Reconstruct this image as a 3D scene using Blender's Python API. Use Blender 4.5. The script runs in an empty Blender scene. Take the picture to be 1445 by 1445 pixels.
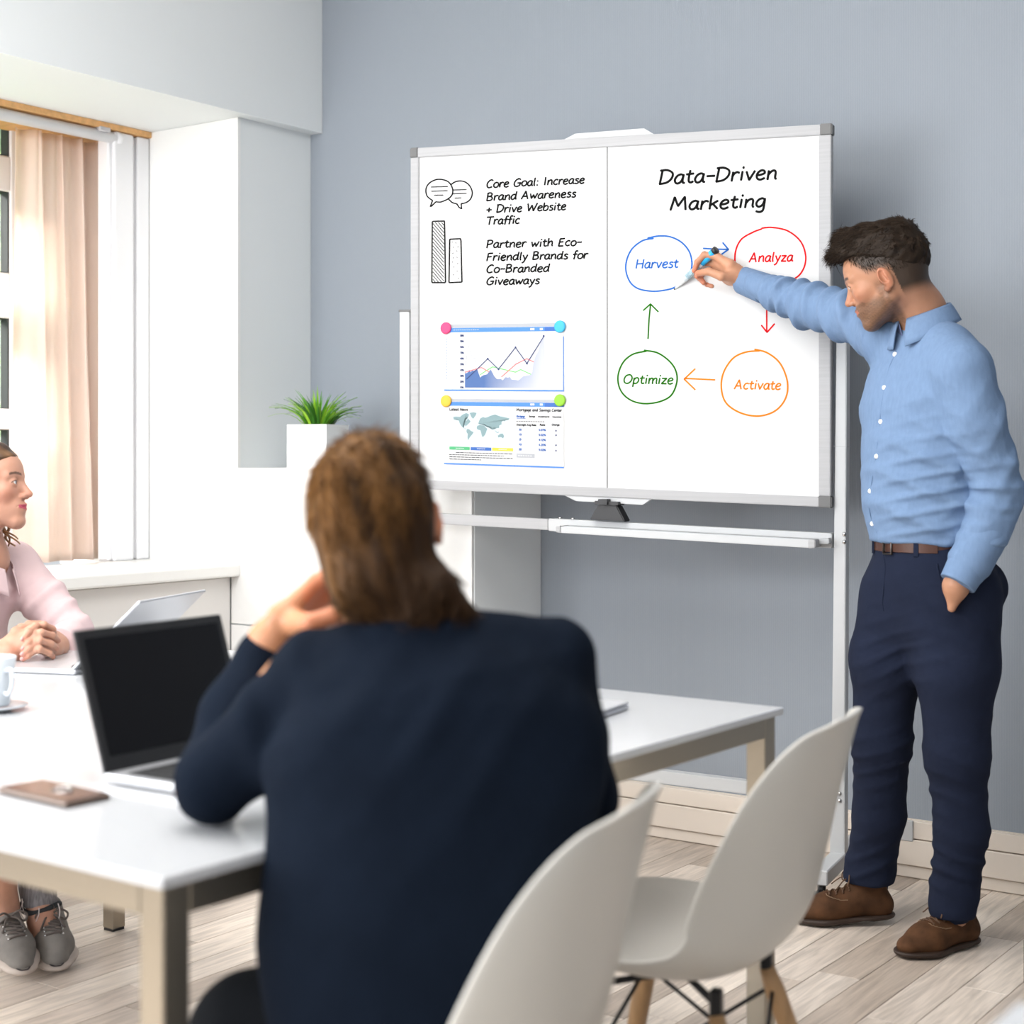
import bpy, bmesh, math, random
import numpy as np
from mathutils import Vector, Matrix
random.seed(7)
PI = math.pi
SC = bpy.context.scene
COL = SC.collection

# ---------------------------------------------------------------- camera, world, lights, exposure
F = 2219.0            # focal length in pixels of the 1445 px frame
CX, CY = 722.5, 650.0 # principal column, horizon row
H = 1.2               # camera height
RT = Vector((0.8150, 0.5795, 0.0))    # camera right
FW = Vector((-0.5795, 0.8150, 0.0))   # camera forward (level)

cam_d = bpy.data.cameras.new('camera')
cam = bpy.data.objects.new('camera', cam_d); COL.objects.link(cam); SC.camera = cam
cam.location = (0, 0, H)
cam.rotation_euler = (PI/2, 0, math.atan2(0.5795, 0.8150))
cam_d.sensor_width = 36.0
cam_d.lens = F/1445*36.0
cam_d.shift_y = -(722.5-CY)/1445
cam_d.clip_start = 0.05
cam_d.dof.use_dof = True
cam_d.dof.focus_distance = 4.35
cam_d.dof.aperture_fstop = 3.2

SC.view_settings.view_transform = 'Standard'
SC.view_settings.look = 'None'
SC.view_settings.exposure = 0.45
SC.view_settings.gamma = 1.0
SC.view_settings.use_curve_mapping = False

w = bpy.data.worlds.new('world'); SC.world = w; w.use_nodes = True
nt = w.node_tree; nt.nodes.clear()
o = nt.nodes.new('ShaderNodeOutputWorld'); b = nt.nodes.new('ShaderNodeBackground')
b.inputs[0].default_value = (0.90, 0.95, 1.0, 1); b.inputs[1].default_value = 0.55
nt.links.new(b.outputs[0], o.inputs[0])

def area(name, loc, target, sx, sy, power, color=(1, 1, 1)):
    d = bpy.data.lights.new(name, 'AREA'); d.shape = 'RECTANGLE'; d.size = sx; d.size_y = sy
    d.energy = power; d.color = color
    ob = bpy.data.objects.new(name, d); COL.objects.link(ob); ob.location = loc
    ob.rotation_euler = (Vector(target)-Vector(loc)).to_track_quat('-Z', 'Y').to_euler()
    return ob
area('daylight_bay_window', (-7.4, 2.7, 4.7), (-4.4, 3.0, 1.5), 3.4, 2.6, 1700, (1.0, 0.97, 0.93))
area('daylight_side_windows', (-3.7, -0.9, 1.75), (0.2, 2.4, 1.1), 3.0, 1.9, 120, (0.97, 0.98, 1.0))
area('ceiling_fill_light', (-2.3, 2.0, 2.93), (-2.5, 2.6, 0.0), 2.2, 2.4, 85, (1, 0.985, 0.96))  # added fill lamp, no known fitting; brightens back wall and soffit
area('rear_fill_light', (-0.6, -2.4, 2.0), (-2.2, 3.5, 1.5), 3.6, 1.8, 45, (0.98, 0.99, 1.0))  # added fill lamp behind the camera, no known window there

# ---------------------------------------------------------------- helpers
def cw(lat, D, z):
    p = RT*lat + FW*D
    return Vector((p.x, p.y, z))
def W(px, py, D):
    return cw((px-CX)/F*D, D, H-(py-CY)/F*D)
def wcam(p):
    return (p.x*0.8150+p.y*0.5795, -p.x*0.5795+p.y*0.8150)

def finish(ob, mat=None, parent=None, smooth=False):
    if mat is not None:
        for m in (mat if isinstance(mat, (list, tuple)) else [mat]):
            ob.data.materials.append(m)
    if smooth:
        ob.data.polygons.foreach_set('use_smooth', [True]*len(ob.data.polygons))
    if parent is not None:
        ob.parent = parent
    return ob
def obj_bm(name, bm, mat, parent=None, smooth=False):
    me = bpy.data.meshes.new(name)
    bmesh.ops.recalc_face_normals(bm, faces=bm.faces[:])
    bm.to_mesh(me); bm.free()
    ob = bpy.data.objects.new(name, me); COL.objects.link(ob)
    return finish(ob, mat, parent, smooth)
def obj_py(name, vs, fs, mat, parent=None, smooth=False):
    me = bpy.data.meshes.new(name); me.from_pydata([tuple(v) for v in vs], [], fs); me.update()
    ob = bpy.data.objects.new(name, me); COL.objects.link(ob)
    return finish(ob, mat, parent, smooth)
def tag(o, label=None, cat=None, group=None, kind=None):
    if label: o['label'] = label
    if cat: o['category'] = cat
    if group: o['group'] = group
    if kind: o['kind'] = kind
    return o
def empty(name, loc=(0, 0, 0), rz=0.0):
    o = bpy.data.objects.new(name, None); COL.objects.link(o); o.location = loc
    o.rotation_euler = (0, 0, rz); o.empty_display_size = 0.1
    return o
def thing(name, label, cat, loc=(0, 0, 0), rz=0.0, group=None):
    return tag(empty(name, loc, rz), label, cat, group)
def box(bm, lo, hi, bev=0.0, M=None, seg=1):
    lo = Vector(lo); hi = Vector(hi)
    r = bmesh.ops.create_cube(bm, size=1.0)
    vs = r['verts']
    c = (lo+hi)/2; s = hi-lo
    for v in vs:
        v.co = Vector((v.co.x*s.x, v.co.y*s.y, v.co.z*s.z))+c
    if bev > 0:
        es = list({e for v in vs for e in v.link_edges})
        rb = bmesh.ops.bevel(bm, geom=es, offset=bev, segments=seg, affect='EDGES', profile=0.5)
        vs = list({v for f in rb['faces'] for v in f.verts} | {v for v in vs if v.is_valid})
    if M is not None:
        bmesh.ops.transform(bm, matrix=M, verts=[v for v in vs if v.is_valid])
    return vs
def boxobj(name, lo, hi, mat, parent=None, bev=0.0, seg=1):
    bm = bmesh.new(); box(bm, lo, hi, bev, seg=seg)
    return obj_bm(name, bm, mat, parent)
def tube(bm, pts, rad, n=10, caps=True):
    pts = [Vector(p) for p in pts]
    if not isinstance(rad, (list, tuple)): rad = [rad]*len(pts)
    t0 = (pts[1]-pts[0]).normalized()
    ref = Vector((0, 0, 1)) if abs(t0.z) < 0.9 else Vector((1, 0, 0))
    u = t0.cross(ref).normalized(); rings = []
    for i, p in enumerate(pts):
        if i == 0: t = t0
        elif i == len(pts)-1: t = (pts[i]-pts[i-1]).normalized()
        else: t = (pts[i+1]-pts[i-1]).normalized()
        u = (u-t*u.dot(t)).normalized(); v = t.cross(u)
        rings.append([bm.verts.new(p+(u*math.cos(2*PI*k/n)+v*math.sin(2*PI*k/n))*rad[i]) for k in range(n)])
    for a, c in zip(rings[:-1], rings[1:]):
        for k in range(n):
            bm.faces.new((a[k], a[(k+1) % n], c[(k+1) % n], c[k]))
    if caps:
        bm.faces.new(rings[0][::-1]); bm.faces.new(rings[-1])
def tubeobj(name, pts, rad, mat, parent=None, n=10):
    bm = bmesh.new(); tube(bm, pts, rad, n); return obj_bm(name, bm, mat, parent, True)
def lathe(bm, prof, n=32, c=(0, 0, 0)):
    rings = []
    for r, z in prof:
        rings.append([bm.verts.new((c[0]+r*math.cos(2*PI*k/n), c[1]+r*math.sin(2*PI*k/n), c[2]+z)) for k in range(n)])
    for a, d in zip(rings[:-1], rings[1:]):
        for k in range(n):
            bm.faces.new((a[k], a[(k+1) % n], d[(k+1) % n], d[k]))
    bm.faces.new(rings[0][::-1]); bm.faces.new(rings[-1])
def smooth_pts(pts, n=6, closed=False):
    P = [Vector(p) for p in pts]
    if len(P) < 3: return P
    out = []
    m = len(P)
    rng = range(m if closed else m-1)
    for i in rng:
        if closed: a, b_, c, d = P[(i-1) % m], P[i], P[(i+1) % m], P[(i+2) % m]
        else: a, b_, c, d = P[max(i-1, 0)], P[i], P[i+1], P[min(i+2, m-1)]
        for k in range(n):
            t = k/n
            out.append(0.5*((2*b_)+(c-a)*t+(2*a-5*b_+4*c-d)*t*t+(3*b_-a-3*c+d)*t**3))
    out.append(P[0].copy() if closed else P[-1])
    return out

# ---------------------------------------------------------------- materials
def mat(name, color, rough=0.5, metal=0.0, spec=0.5, coat=0.0, sheen=0.0, bump=None, var=None,
        attr=False, sss=0.0, trans=0.0, emit=None, alpha=None):
    """bump=(scale xyz, strength, dist); var=(scale, amount) tone noise in object space"""
    m = bpy.data.materials.new(name); m.use_nodes = True
    n = m.node_tree; N = n.nodes; L = n.links
    p = N['Principled BSDF']
    p.inputs['Base Color'].default_value = (*color, 1)
    p.inputs['Roughness'].default_value = rough
    p.inputs['Metallic'].default_value = metal
    p.inputs['Specular IOR Level'].default_value = spec
    p.inputs['Coat Weight'].default_value = coat
    p.inputs['Coat Roughness'].default_value = 0.08
    p.inputs['Sheen Weight'].default_value = sheen
    if sss:
        p.inputs['Subsurface Weight'].default_value = sss
        p.inputs['Subsurface Radius'].default_value = (0.010, 0.004, 0.002)
        p.inputs['Subsurface Scale'].default_value = 1.0
    if trans: p.inputs['Transmission Weight'].default_value = trans
    src = None
    if attr:
        a = N.new('ShaderNodeAttribute'); a.attribute_name = 'Col'; src = a.outputs['Color']
    tc = N.new('ShaderNodeTexCoord')
    if var:
        sc = var[0] if isinstance(var[0], tuple) else (var[0],)*3
        mp = N.new('ShaderNodeMapping'); mp.inputs['Scale'].default_value = sc
        L.new(tc.outputs['Object'], mp.inputs[0])
        nz = N.new('ShaderNodeTexNoise'); nz.inputs['Scale'].default_value = 1.0; nz.inputs['Detail'].default_value = 4
        L.new(mp.outputs[0], nz.inputs['Vector'])
        mr = N.new('ShaderNodeMapRange'); mr.inputs[1].default_value = 0.3; mr.inputs[2].default_value = 0.7
        mr.inputs[3].default_value = 1-var[1]; mr.inputs[4].default_value = 1+var[1]
        L.new(nz.outputs['Fac'], mr.inputs[0])
        mx = N.new('ShaderNodeVectorMath'); mx.operation = 'SCALE'
        if src is not None: L.new(src, mx.inputs[0])
        else: mx.inputs[0].default_value = color
        L.new(mr.outputs[0], mx.inputs['Scale']); src = mx.outputs[0]
    if src is not None: L.new(src, p.inputs['Base Color'])
    if bump:
        prev = None
        bl = bump if isinstance(bump, list) else [bump]
        for scl, st, dist in bl:
            mp = N.new('ShaderNodeMapping'); mp.inputs['Scale'].default_value = scl if isinstance(scl, tuple) else (scl,)*3
            L.new(tc.outputs['Object'], mp.inputs[0])
            nz = N.new('ShaderNodeTexNoise'); nz.inputs['Scale'].default_value = 1.0; nz.inputs['Detail'].default_value = 3
            L.new(mp.outputs[0], nz.inputs['Vector'])
            bp = N.new('ShaderNodeBump'); bp.inputs['Strength'].default_value = st; bp.inputs['Distance'].default_value = dist
            L.new(nz.outputs['Fac'], bp.inputs['Height'])
            if prev: L.new(prev, bp.inputs['Normal'])
            prev = bp.outputs[0]
        L.new(prev, p.inputs['Normal'])
    if emit:
        p.inputs['Emission Color'].default_value = (*emit[:3], 1); p.inputs['Emission Strength'].default_value = emit[3]
    if alpha is not None: p.inputs['Alpha'].default_value = alpha
    return m
def srgb(r, g, b_):
    f = lambda c: (c/255/12.92) if c/255 <= 0.04045 else ((c/255+0.055)/1.055)**2.4
    return (f(r), f(g), f(b_))

M = {}
M['white_paint'] = mat('white_paint', (0.80, 0.80, 0.79), 0.45, bump=((3, 3, 3), 0.03, 0.01))
M['grey_paint'] = mat('grey_white_paint', (0.74, 0.77, 0.78), 0.55)
M['panel'] = mat('sill_panel', (0.74, 0.72, 0.70), 0.4)
M['sill'] = mat('window_sill_white', (0.86, 0.86, 0.84), 0.25)
M['board_white'] = mat('whiteboard_enamel', (0.64, 0.64, 0.64), 0.40, spec=0.2)
M['alu'] = mat('brushed_aluminium', (0.40, 0.40, 0.41), 0.6, 0.0, var=((2, 2, 160), 0.05))
M['stand'] = mat('white_steel', (0.50, 0.51, 0.52), 0.4)
M['stand_dark'] = mat('darker_steel', (0.42, 0.43, 0.44), 0.4, 0.3)  # darker, slightly metallic steel of track, joint, groove and hook
M['cap'] = mat('grey_plastic_cap', (0.13, 0.13, 0.13), 0.5)
M['black_plastic'] = mat('black_plastic', (0.015, 0.015, 0.017), 0.45)
M['black_metal'] = mat('black_metal', (0.012, 0.012, 0.014), 0.35, 0.5)
M['chrome'] = mat('chrome', (0.6, 0.6, 0.6), 0.2, 1.0)
M['table_top'] = mat('table_white_gloss', (0.53, 0.54, 0.56), 0.13, spec=0.5)
M['table_edge'] = mat('table_edge_white', (0.84, 0.83, 0.80), 0.3)
M['taupe'] = mat('table_frame_taupe', (0.33, 0.29, 0.235), 0.30, 0.85)
M['shell'] = mat('chair_shell_white', (0.56, 0.54, 0.50), 0.35)
M['wood'] = mat('chair_leg_wood', (0.42, 0.25, 0.12), 0.45, var=((60, 60, 6), 0.18))
M['pine'] = mat('pine_strip', (0.75, 0.42, 0.17), 0.6, var=((2, 40, 40), 0.15))
M['base'] = mat('baseboard_cream', (0.74, 0.66, 0.58), 0.5)
M['ceil'] = mat('ceiling_white', (0.85, 0.85, 0.85), 0.8)

def wall_mat():
    m = bpy.data.materials.new('ribbed_blue_grey_wallpaper'); m.use_nodes = True
    N = m.node_tree.nodes; L = m.node_tree.links; p = N['Principled BSDF']
    tc = N.new('ShaderNodeTexCoord')
    wv = N.new('ShaderNodeTexWave'); wv.wave_type = 'BANDS'; wv.bands_direction = 'X'
    wv.inputs['Scale'].default_value = 44.0; wv.inputs['Distortion'].default_value = 1.2
    wv.inputs['Detail'].default_value = 3; wv.inputs['Detail Scale'].default_value = 3
    L.new(tc.outputs['Object'], wv.inputs['Vector'])
    bp = N.new('ShaderNodeBump'); bp.inputs['Strength'].default_value = 0.12; bp.inputs['Distance'].default_value = 0.003
    L.new(wv.outputs['Fac'], bp.inputs['Height']); L.new(bp.outputs[0], p.inputs['Normal'])
    cr = N.new('ShaderNodeValToRGB')
    cr.color_ramp.elements[0].color = (0.255, 0.285, 0.325, 1); cr.color_ramp.elements[1].color = (0.272, 0.302, 0.342, 1)
    L.new(wv.outputs['Fac'], cr.inputs[0]); L.new(cr.outputs[0], p.inputs['Base Color'])
    p.inputs['Roughness'].default_value = 0.6
    return m
M['wall'] = wall_mat()

def plank_mat():
    m = bpy.data.materials.new('pale_oak_laminate'); m.use_nodes = True
    N = m.node_tree.nodes; L = m.node_tree.links; p = N['Principled BSDF']
    oi = N.new('ShaderNodeObjectInfo'); tc = N.new('ShaderNodeTexCoord')
    ad = N.new('ShaderNodeVectorMath'); ad.operation = 'MULTIPLY_ADD'
    cb = N.new('ShaderNodeCombineXYZ'); L.new(oi.outputs['Random'], cb.inputs[0]); L.new(oi.outputs['Random'], cb.inputs[1])
    ad.inputs[1].default_value = (37, 91, 0); L.new(cb.outputs[0], ad.inputs[0]); L.new(tc.outputs['Object'], ad.inputs[2])
    mp = N.new('ShaderNodeMapping'); mp.inputs['Scale'].default_value = (1.0, 0.09, 1); L.new(ad.outputs[0], mp.inputs[0])
    nz = N.new('ShaderNodeTexNoise'); nz.inputs['Scale'].default_value = 34; nz.inputs['Detail'].default_value = 6
    nz.inputs['Distortion'].default_value = 1.6; L.new(mp.outputs[0], nz.inputs['Vector'])
    mp2 = N.new('ShaderNodeMapping'); mp2.inputs['Scale'].default_value = (1.0, 0.03, 1); L.new(ad.outputs[0], mp2.inputs[0])
    nz2 = N.new('ShaderNodeTexNoise'); nz2.inputs['Scale'].default_value = 210; nz2.inputs['Detail'].default_value = 2
    L.new(mp2.outputs[0], nz2.inputs['Vector'])
    cr = N.new('ShaderNodeValToRGB'); e = cr.color_ramp.elements
    e[0].position = 0.0; e[0].color = (0.47, 0.39, 0.325, 1); e[1].position = 1.0; e[1].color = (0.76, 0.67, 0.58, 1)
    e.new(0.22).color = (0.59, 0.505, 0.435, 1); e.new(0.45).color = (0.70, 0.61, 0.53, 1)
    L.new(oi.outputs['Random'], cr.inputs[0])
    mr = N.new('ShaderNodeMapRange'); mr.inputs[1].default_value = 0.35; mr.inputs[2].default_value = 0.65
    mr.inputs[3].default_value = 0.80; mr.inputs[4].default_value = 1.12; L.new(nz.outputs['Fac'], mr.inputs[0])
    mr2 = N.new('ShaderNodeMapRange'); mr2.inputs[1].default_value = 0.3; mr2.inputs[2].default_value = 0.6
    mr2.inputs[3].default_value = 0.88; mr2.inputs[4].default_value = 1.03; L.new(nz2.outputs['Fac'], mr2.inputs[0])
    mu = N.new('ShaderNodeMath'); mu.operation = 'MULTIPLY'; L.new(mr.outputs[0], mu.inputs[0]); L.new(mr2.outputs[0], mu.inputs[1])
    sc = N.new('ShaderNodeVectorMath'); sc.operation = 'SCALE'; L.new(cr.outputs[0], sc.inputs[0]); L.new(mu.outputs[0], sc.inputs['Scale'])
    L.new(sc.outputs[0], p.inputs['Base Color'])
    p.inputs['Roughness'].default_value = 0.34; p.inputs['Specular IOR Level'].default_value = 0.4
    return m
M['plank'] = plank_mat()

# ---------------------------------------------------------------- room shell
YW = 4.367           # back wall plane
XS = -3.972          # soffit / window wall face
YR = 4.0             # reveal face of the window bay (faces the camera)
def struct(o, label=None):
    o['kind'] = 'structure'
    if label: o['label'] = label
    return o
fl = struct(boxobj('floor', (-5.2, -1.6, -0.06), (1.9, YW+0.1, -0.004), mat('floor_underlay', (0.25, 0.21, 0.18), 0.9)))
wb = struct(boxobj('wall_back', (-4.6, YW, -0.06), (1.9, YW+0.12, 3.0), M['wall']))
struct(boxobj('wall_right', (1.9, -1.6, 0.0), (2.0, YW+0.12, 3.0), M['wall']))
ce = struct(boxobj('ceiling', (-5.2, -1.6, 3.0), (1.9, YW+0.12, 3.1), M['ceil']))
# planks laid along the window wall (world Y); nearest ones singly, far corners joined
rng = random.Random(3)
pl_meshes = {}
cells = []
xw = 0.104
i = 0
x = -4.05
while x < 1.9:
    y = -1.2 - rng.random()*0.7
    while y < YW:
        L_ = rng.choice([0.42, 0.58, 0.72, 0.88])
        y0, y1 = max(y, -1.2), min(y+L_, YW)
        if y1-y0 > 0.02: cells.append((x, y0, y1))
        y += L_
    x += xw
def vis(c):
    x_, a, b2 = c
    p = Vector((x_+xw/2, (a+b2)/2, 0)); lat, D = wcam(p)
    if D < 1.9: return False
    px = CX+F*lat/D; py = CY+F*H/D
    return -140 < px < 1600 and py < 1560
seen = sorted([c for c in cells if vis(c)], key=lambda c: wcam(Vector((c[0], c[1], 0)))[1])
one, rest = seen[:298], seen[298:]+[c for c in cells if not vis(c)]
for (x_, a, b2) in one:
    key = round(b2-a, 3)
    if key not in pl_meshes:
        bm = bmesh.new(); box(bm, (0.0008, 0.0008, -0.006), (xw-0.0008, key-0.0008, 0.0), 0.0007)
        me = bpy.data.meshes.new('plank'); bmesh.ops.recalc_face_normals(bm, faces=bm.faces[:]); bm.to_mesh(me); bm.free()
        me.materials.append(M['plank']); pl_meshes[key] = me
    o = bpy.data.objects.new('plank', pl_meshes[key]); COL.objects.link(o)
    o.location = (x_, a, 0); o.parent = fl
bm = bmesh.new()
for (x_, a, b2) in rest:
    box(bm, (x_+0.0008, a+0.0008, -0.006), (x_+xw-0.0008, b2-0.0008, 0.0))
tag(obj_bm('distant_planks', bm, M['plank'], fl), kind='stuff')

# baseboard trunking on the back wall: three stacked strips
bb = struct(boxobj('baseboard_back', (-3.0, YW-0.012, 0.0), (1.9, YW-0.001, 0.168), M['base']))
for z0, z1, t in ((0.002, 0.036, 0.020), (0.039, 0.113, 0.030), (0.116, 0.166, 0.026)):
    boxobj('trunking_strip', (-2.97, YW-t, z0), (1.9, YW-0.011, z1), M['base'], bb, 0.002)
c = W(1279, 1172, 4.53)
boxobj('trunking_clip', (c.x-0.03, YW-0.033, 0.108), (c.x+0.025, YW-0.024, 0.168), M['stand'], bb, 0.002)

# window wall on the left: soffit, pier, low box, bay
struct(boxobj('wall_left', (-4.6, 3.999, 1.169), (-4.03, YW-0.001, 2.42), M['grey_paint']), )
struct(boxobj('trim_1', (-5.2, -1.6, 2.42), (XS, YW-0.001, 3.0), M['grey_paint']))
# white facing on the reveal so that it reads bright white
struct(boxobj('trim_2', (-5.0, 3.985, 0.80), (-4.028, 3.9985, 2.419), M['white_paint']))
# low box under plant
lb = struct(boxobj('trim_3', (-5.0, 3.992, 0.0), (-2.984, YW-0.001, 1.169), M['grey_paint'], None, 0.002))
boxobj('front_panel', (-4.056, 3.980, 0.622), (-2.986, 3.9915, 1.167), M['white_paint'], lb, 0.001)
boxobj('front_panel', (-4.056, 3.980, 0.004), (-2.986, 3.9915, 0.617), M['white_paint'], lb, 0.001)
boxobj('top_panel', (-4.028, 3.980, 1.1675), (-2.984, YW-0.002, 1.1745), M['white_paint'], lb, 0.001)
# under-sill wall with panels
us = struct(boxobj('wall_left_lower', (-4.9, -1.6, 0.0), (-4.070, 3.984, 0.79), M['panel']))
yy = 3.979
for k in range(7):
    y1 = yy; y0 = yy-0.80
    boxobj('wall_panel', (-4.0699, y0+0.003, 0.01), (-4.056, y1-0.003, 0.785), M['panel'], us, 0.002); yy = y0
# sill
struct(boxobj('trim_4', (-4.50, -1.6, 0.79), (-4.010, 3.984, 0.835), M['sill'], None, 0.008, 2))
# bay ceiling strip of pine + head
struct(boxobj('trim_5', (-4.80, -1.6, 2.398), (-4.475, 3.984, 2.419), M['pine']))
# outer window frame and sashes (window_1)
M['upvc'] = mat('window_frame_white', (0.84, 0.84, 0.86), 0.3)
M['gasket'] = mat('window_gasket_dark', (0.03, 0.035, 0.035), 0.5)
w1 = struct(boxobj('window_1', (-4.56, 3.80, 0.8355), (-4.50, 3.984, 2.396), M['upvc'], None, 0.006))
boxobj('frame_moulding', (-4.5, 3.815, 0.8355), (-4.482, 3.905, 2.396), M['upvc'], w1, 0.006, 2)
boxobj('frame_moulding', (-4.5, 3.925, 0.8355), (-4.485, 3.982, 2.396), M['upvc'], w1, 0.005, 2)
g = M['upvc']
# sash wall at X = -4.8: stiles, rails, glass
GX0, GX1 = -4.86, -4.80
def py_z(py, px, X):
    s = (px-CX)/F; D = X/(0.8150*s-0.5795); return H-(py-CY)*D/F
def px_y(px, X):
    s = (px-CX)/F; D = X/(0.8150*s-0.5795); return D*(0.5795*s+0.8150)
ys = px_y(30, GX1); yg = px_y(13, GX1)
boxobj('outer_frame', (GX0, ys, 0.83), (GX1, 3.99, 2.42), g, w1, 0.004)
stile = 0.10
w_s = 1.25
n = 0
y_hi = ys
rails = [(0.83, py_z(640, 5, GX1)), (py_z(606, 5, GX1), py_z(577, 5, GX1)), (py_z(449, 5, GX1), py_z(385, 5, GX1)),
         (py_z(270, 5, GX1), py_z(220, 5, GX1)), (py_z(166, 5, GX1), 2.42)]
M['glass'] = mat('window_glass', (0.95, 0.97, 0.97), 0.02, trans=1.0, alpha=0.12)
for s_ in range(3):
    y1 = y_hi-0.002; y0 = y1-w_s
    sh = boxobj('window_stile', (GX0+0.005, yg+(y1-ys), 0.83), (GX1+0.012, y1, 2.42), g, w1, 0.006, 2)
    boxobj('window_stile', (GX0+0.005, y0, 0.83), (GX1+0.012, y0+0.09, 2.42), g, w1, 0.006, 2)
    for (za, zb) in rails:
        boxobj('window_rail', (GX0+0.006, y0+0.088, za), (GX1+0.010, yg+(y1-ys)+0.002, zb), g, w1, 0.006, 2)
    zs = [(rails[k][1], rails[k+1][0]) for k in range(4)]
    for (za, zb) in zs:
        bm = bmesh.new(); t = 0.007
        a0, a1 = y0+0.09, yg+(y1-ys)
        for lo, hi in (((GX0+0.02, a0, za), (GX1+0.002, a0+t, zb)), ((GX0+0.02, a1-t, za), (GX1+0.002, a1, zb)),
                       ((GX0+0.02, a0+t, za), (GX1+0.002, a1-t, za+t*0.5)), ((GX0+0.02, a0+t, zb-t*0.5), (GX1+0.002, a1-t, zb))):
            box(bm, lo, hi)
        gk = obj_bm('glazing_gasket', bm, M['gasket'], w1)
        boxobj('glass_pane', (GX0+0.028, a0+t, za+t*0.5), (GX0+0.034, a1-t, zb-t*0.5), M['glass'], gk)
    y_hi = y0-0.002
# handle on the sash
hz = py_z(420, 18, GX1)
hd = bmesh.new(); box(hd, (GX1+0.012, yg+0.010, hz-0.07), (GX1+0.024, yg+0.034, hz+0.07), 0.004)
tube(hd, [(GX1+0.024, yg+0.022, hz+0.03), (GX1+0.05, yg+0.022, hz+0.03), (GX1+0.055, yg+0.022, hz-0.09)], 0.007, 8)
obj_bm('window_handle', hd, M['upvc'], w1)

# curtain rail in front of the curtain, with brackets
rl = thing('curtain_rail', 'thick white curtain rail under the pine strip of the window bay', 'curtain rail')
ry1 = 3.83
zr = py_z(180, 90, -4.50)
bm = bmesh.new(); tube(bm, [(-4.50, -1.5, zr), (-4.50, ry1, zr)], 0.021, 14); obj_bm('rail', bm, M['upvc'], rl, True)
bm = bmesh.new(); tube(bm, [(-4.50, ry1-0.002, zr), (-4.50, ry1+0.02, zr), (-4.50, ry1+0.035, zr)], [0.028, 0.026, 0.012], 14)
obj_bm('rail_finial', bm, M['upvc'], rl, True)
M['bracket'] = mat('rail_bracket_grey', (0.55, 0.54, 0.56), 0.4)
for yb in (px_y(144, -4.49), px_y(144, -4.49)-1.2):
    boxobj('rail_bracket', (-4.515, yb-0.025, zr+0.01), (-4.470, yb+0.025, 2.401), M['bracket'], rl, 0.003)

# curtain
def curtain():
    y0, y1 = px_y(27, -4.62), px_y(173, -4.62)
    z0, z1 = 0.8365, zr+0.0
    nu, nv = 130, 40
    vs = []; fs = []
    for j in range(nv+1):
        v = j/nv; z = z1+(z0-z1)*v
        for i_ in range(nu+1):
            u = i_/nu
            # folds drift sideways on the way down
            uu = u - 0.10*v*math.sin(PI*u)
            ph = 2*PI*(0.6+5.2*uu**1.15)
            amp = 0.030*(0.45+0.55*math.sin(1.3+5*u)**2)*(0.75+0.35*v)
            xx = -4.62+amp*math.sin(ph)+0.008*math.sin(2.3*ph+3*v)
            yy_ = y0+(y1-y0)*u+0.012*math.cos(ph)
            xx += 0.003*math.sin(60*v+9*u)*math.exp(-((v-0.72)/0.05)**2)
            vs.append((xx, yy_, z))
    for j in range(nv):
        for i_ in range(nu):
            a = j*(nu+1)+i_; fs.append((a, a+1, a+nu+2, a+nu+1))
    m = bpy.data.materials.new('peach_curtain_fabric'); m.use_nodes = True
    N = m.node_tree.nodes; L = m.node_tree.links; p = N['Principled BSDF']
    p.inputs['Base Color'].default_value = (0.94, 0.86, 0.80, 1); p.inputs['Roughness'].default_value = 0.8
    tr = N.new('ShaderNodeBsdfTranslucent'); tr.inputs[0].default_value = (1.0, 0.87, 0.78, 1)
    mx = N.new('ShaderNodeMixShader'); mx.inputs[0].default_value = 0.55
    L.new(p.outputs[0], mx.inputs[1]); L.new(tr.outputs[0], mx.inputs[2]); L.new(mx.outputs[0], N['Material Output'].inputs[0])
    ob = obj_py('curtain', vs, fs, m, None, True)
    md = ob.modifiers.new('thick', 'SOLIDIFY'); md.thickness = 0.0015
    tag(ob, 'peach curtain hanging in soft folds in the window bay', 'curtain')
curtain()
# ---------------------------------------------------------------- mobile whiteboard
D_R = 4.30; PX_R = 1173.0
LAT_R = (PX_R-CX)/F*D_R
def bdD(px):
    s = (px-CX)/F
    return D_R+(LAT_R-s*D_R)/(4739.5/2219.0+s)
def bp(px, py, off=0.0, dz=0.0):
    """point of the board's face plane; off = metres towards the room"""
    D = bdD(px); p = W(px, py, D)
    return p+BN*off
BU = (RT*(-4739.5)+FW*2219).normalized()      # along the board, towards its left end
BN = Vector((-BU.y, BU.x, 0))                 # horizontal normal
if BN.dot(FW) > 0: BN = -BN
VPX, VPY = -4017.0, 480.0
def vy(x0, y0, x):                            # follow the board's horizontal lines
    return VPY+(y0-VPY)*(x-VPX)/(x0-VPX)

board = thing('mobile_whiteboard', 'large double sided whiteboard with aluminium frame on a white wheeled stand', 'whiteboard')
def slab(name, quad, off0, off1, mt, parent=None, bev=0.0):
    """quad: 4 px points (tl,tr,br,bl) on the board plane, extruded between two offsets"""
    bm = bmesh.new()
    f_ = [bm.verts.new(bp(x, y, off1)) for x, y in quad]
    k_ = [bm.verts.new(bp(x, y, off0)) for x, y in quad]
    bm.faces.new(f_); bm.faces.new(k_[::-1])
    for i_ in range(4): bm.faces.new((f_[i_], k_[i_], k_[(i_+1) % 4], f_[(i_+1) % 4]))
    if bev: bmesh.ops.bevel(bm, geom=bm.edges[:], offset=bev, segments=2, affect='EDGES')
    return obj_bm(name, bm, mt, parent or board)
L0, L1, R0, R1 = 580.5, 592, 1156, 1173.5
def top(x): return vy(1173, 175, x)
def bot(x): return vy(1170, 716, x)
def topi(x): return vy(1157, 191, x)
def boti(x): return vy(1155, 701, x)
SM = 857.0
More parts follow.
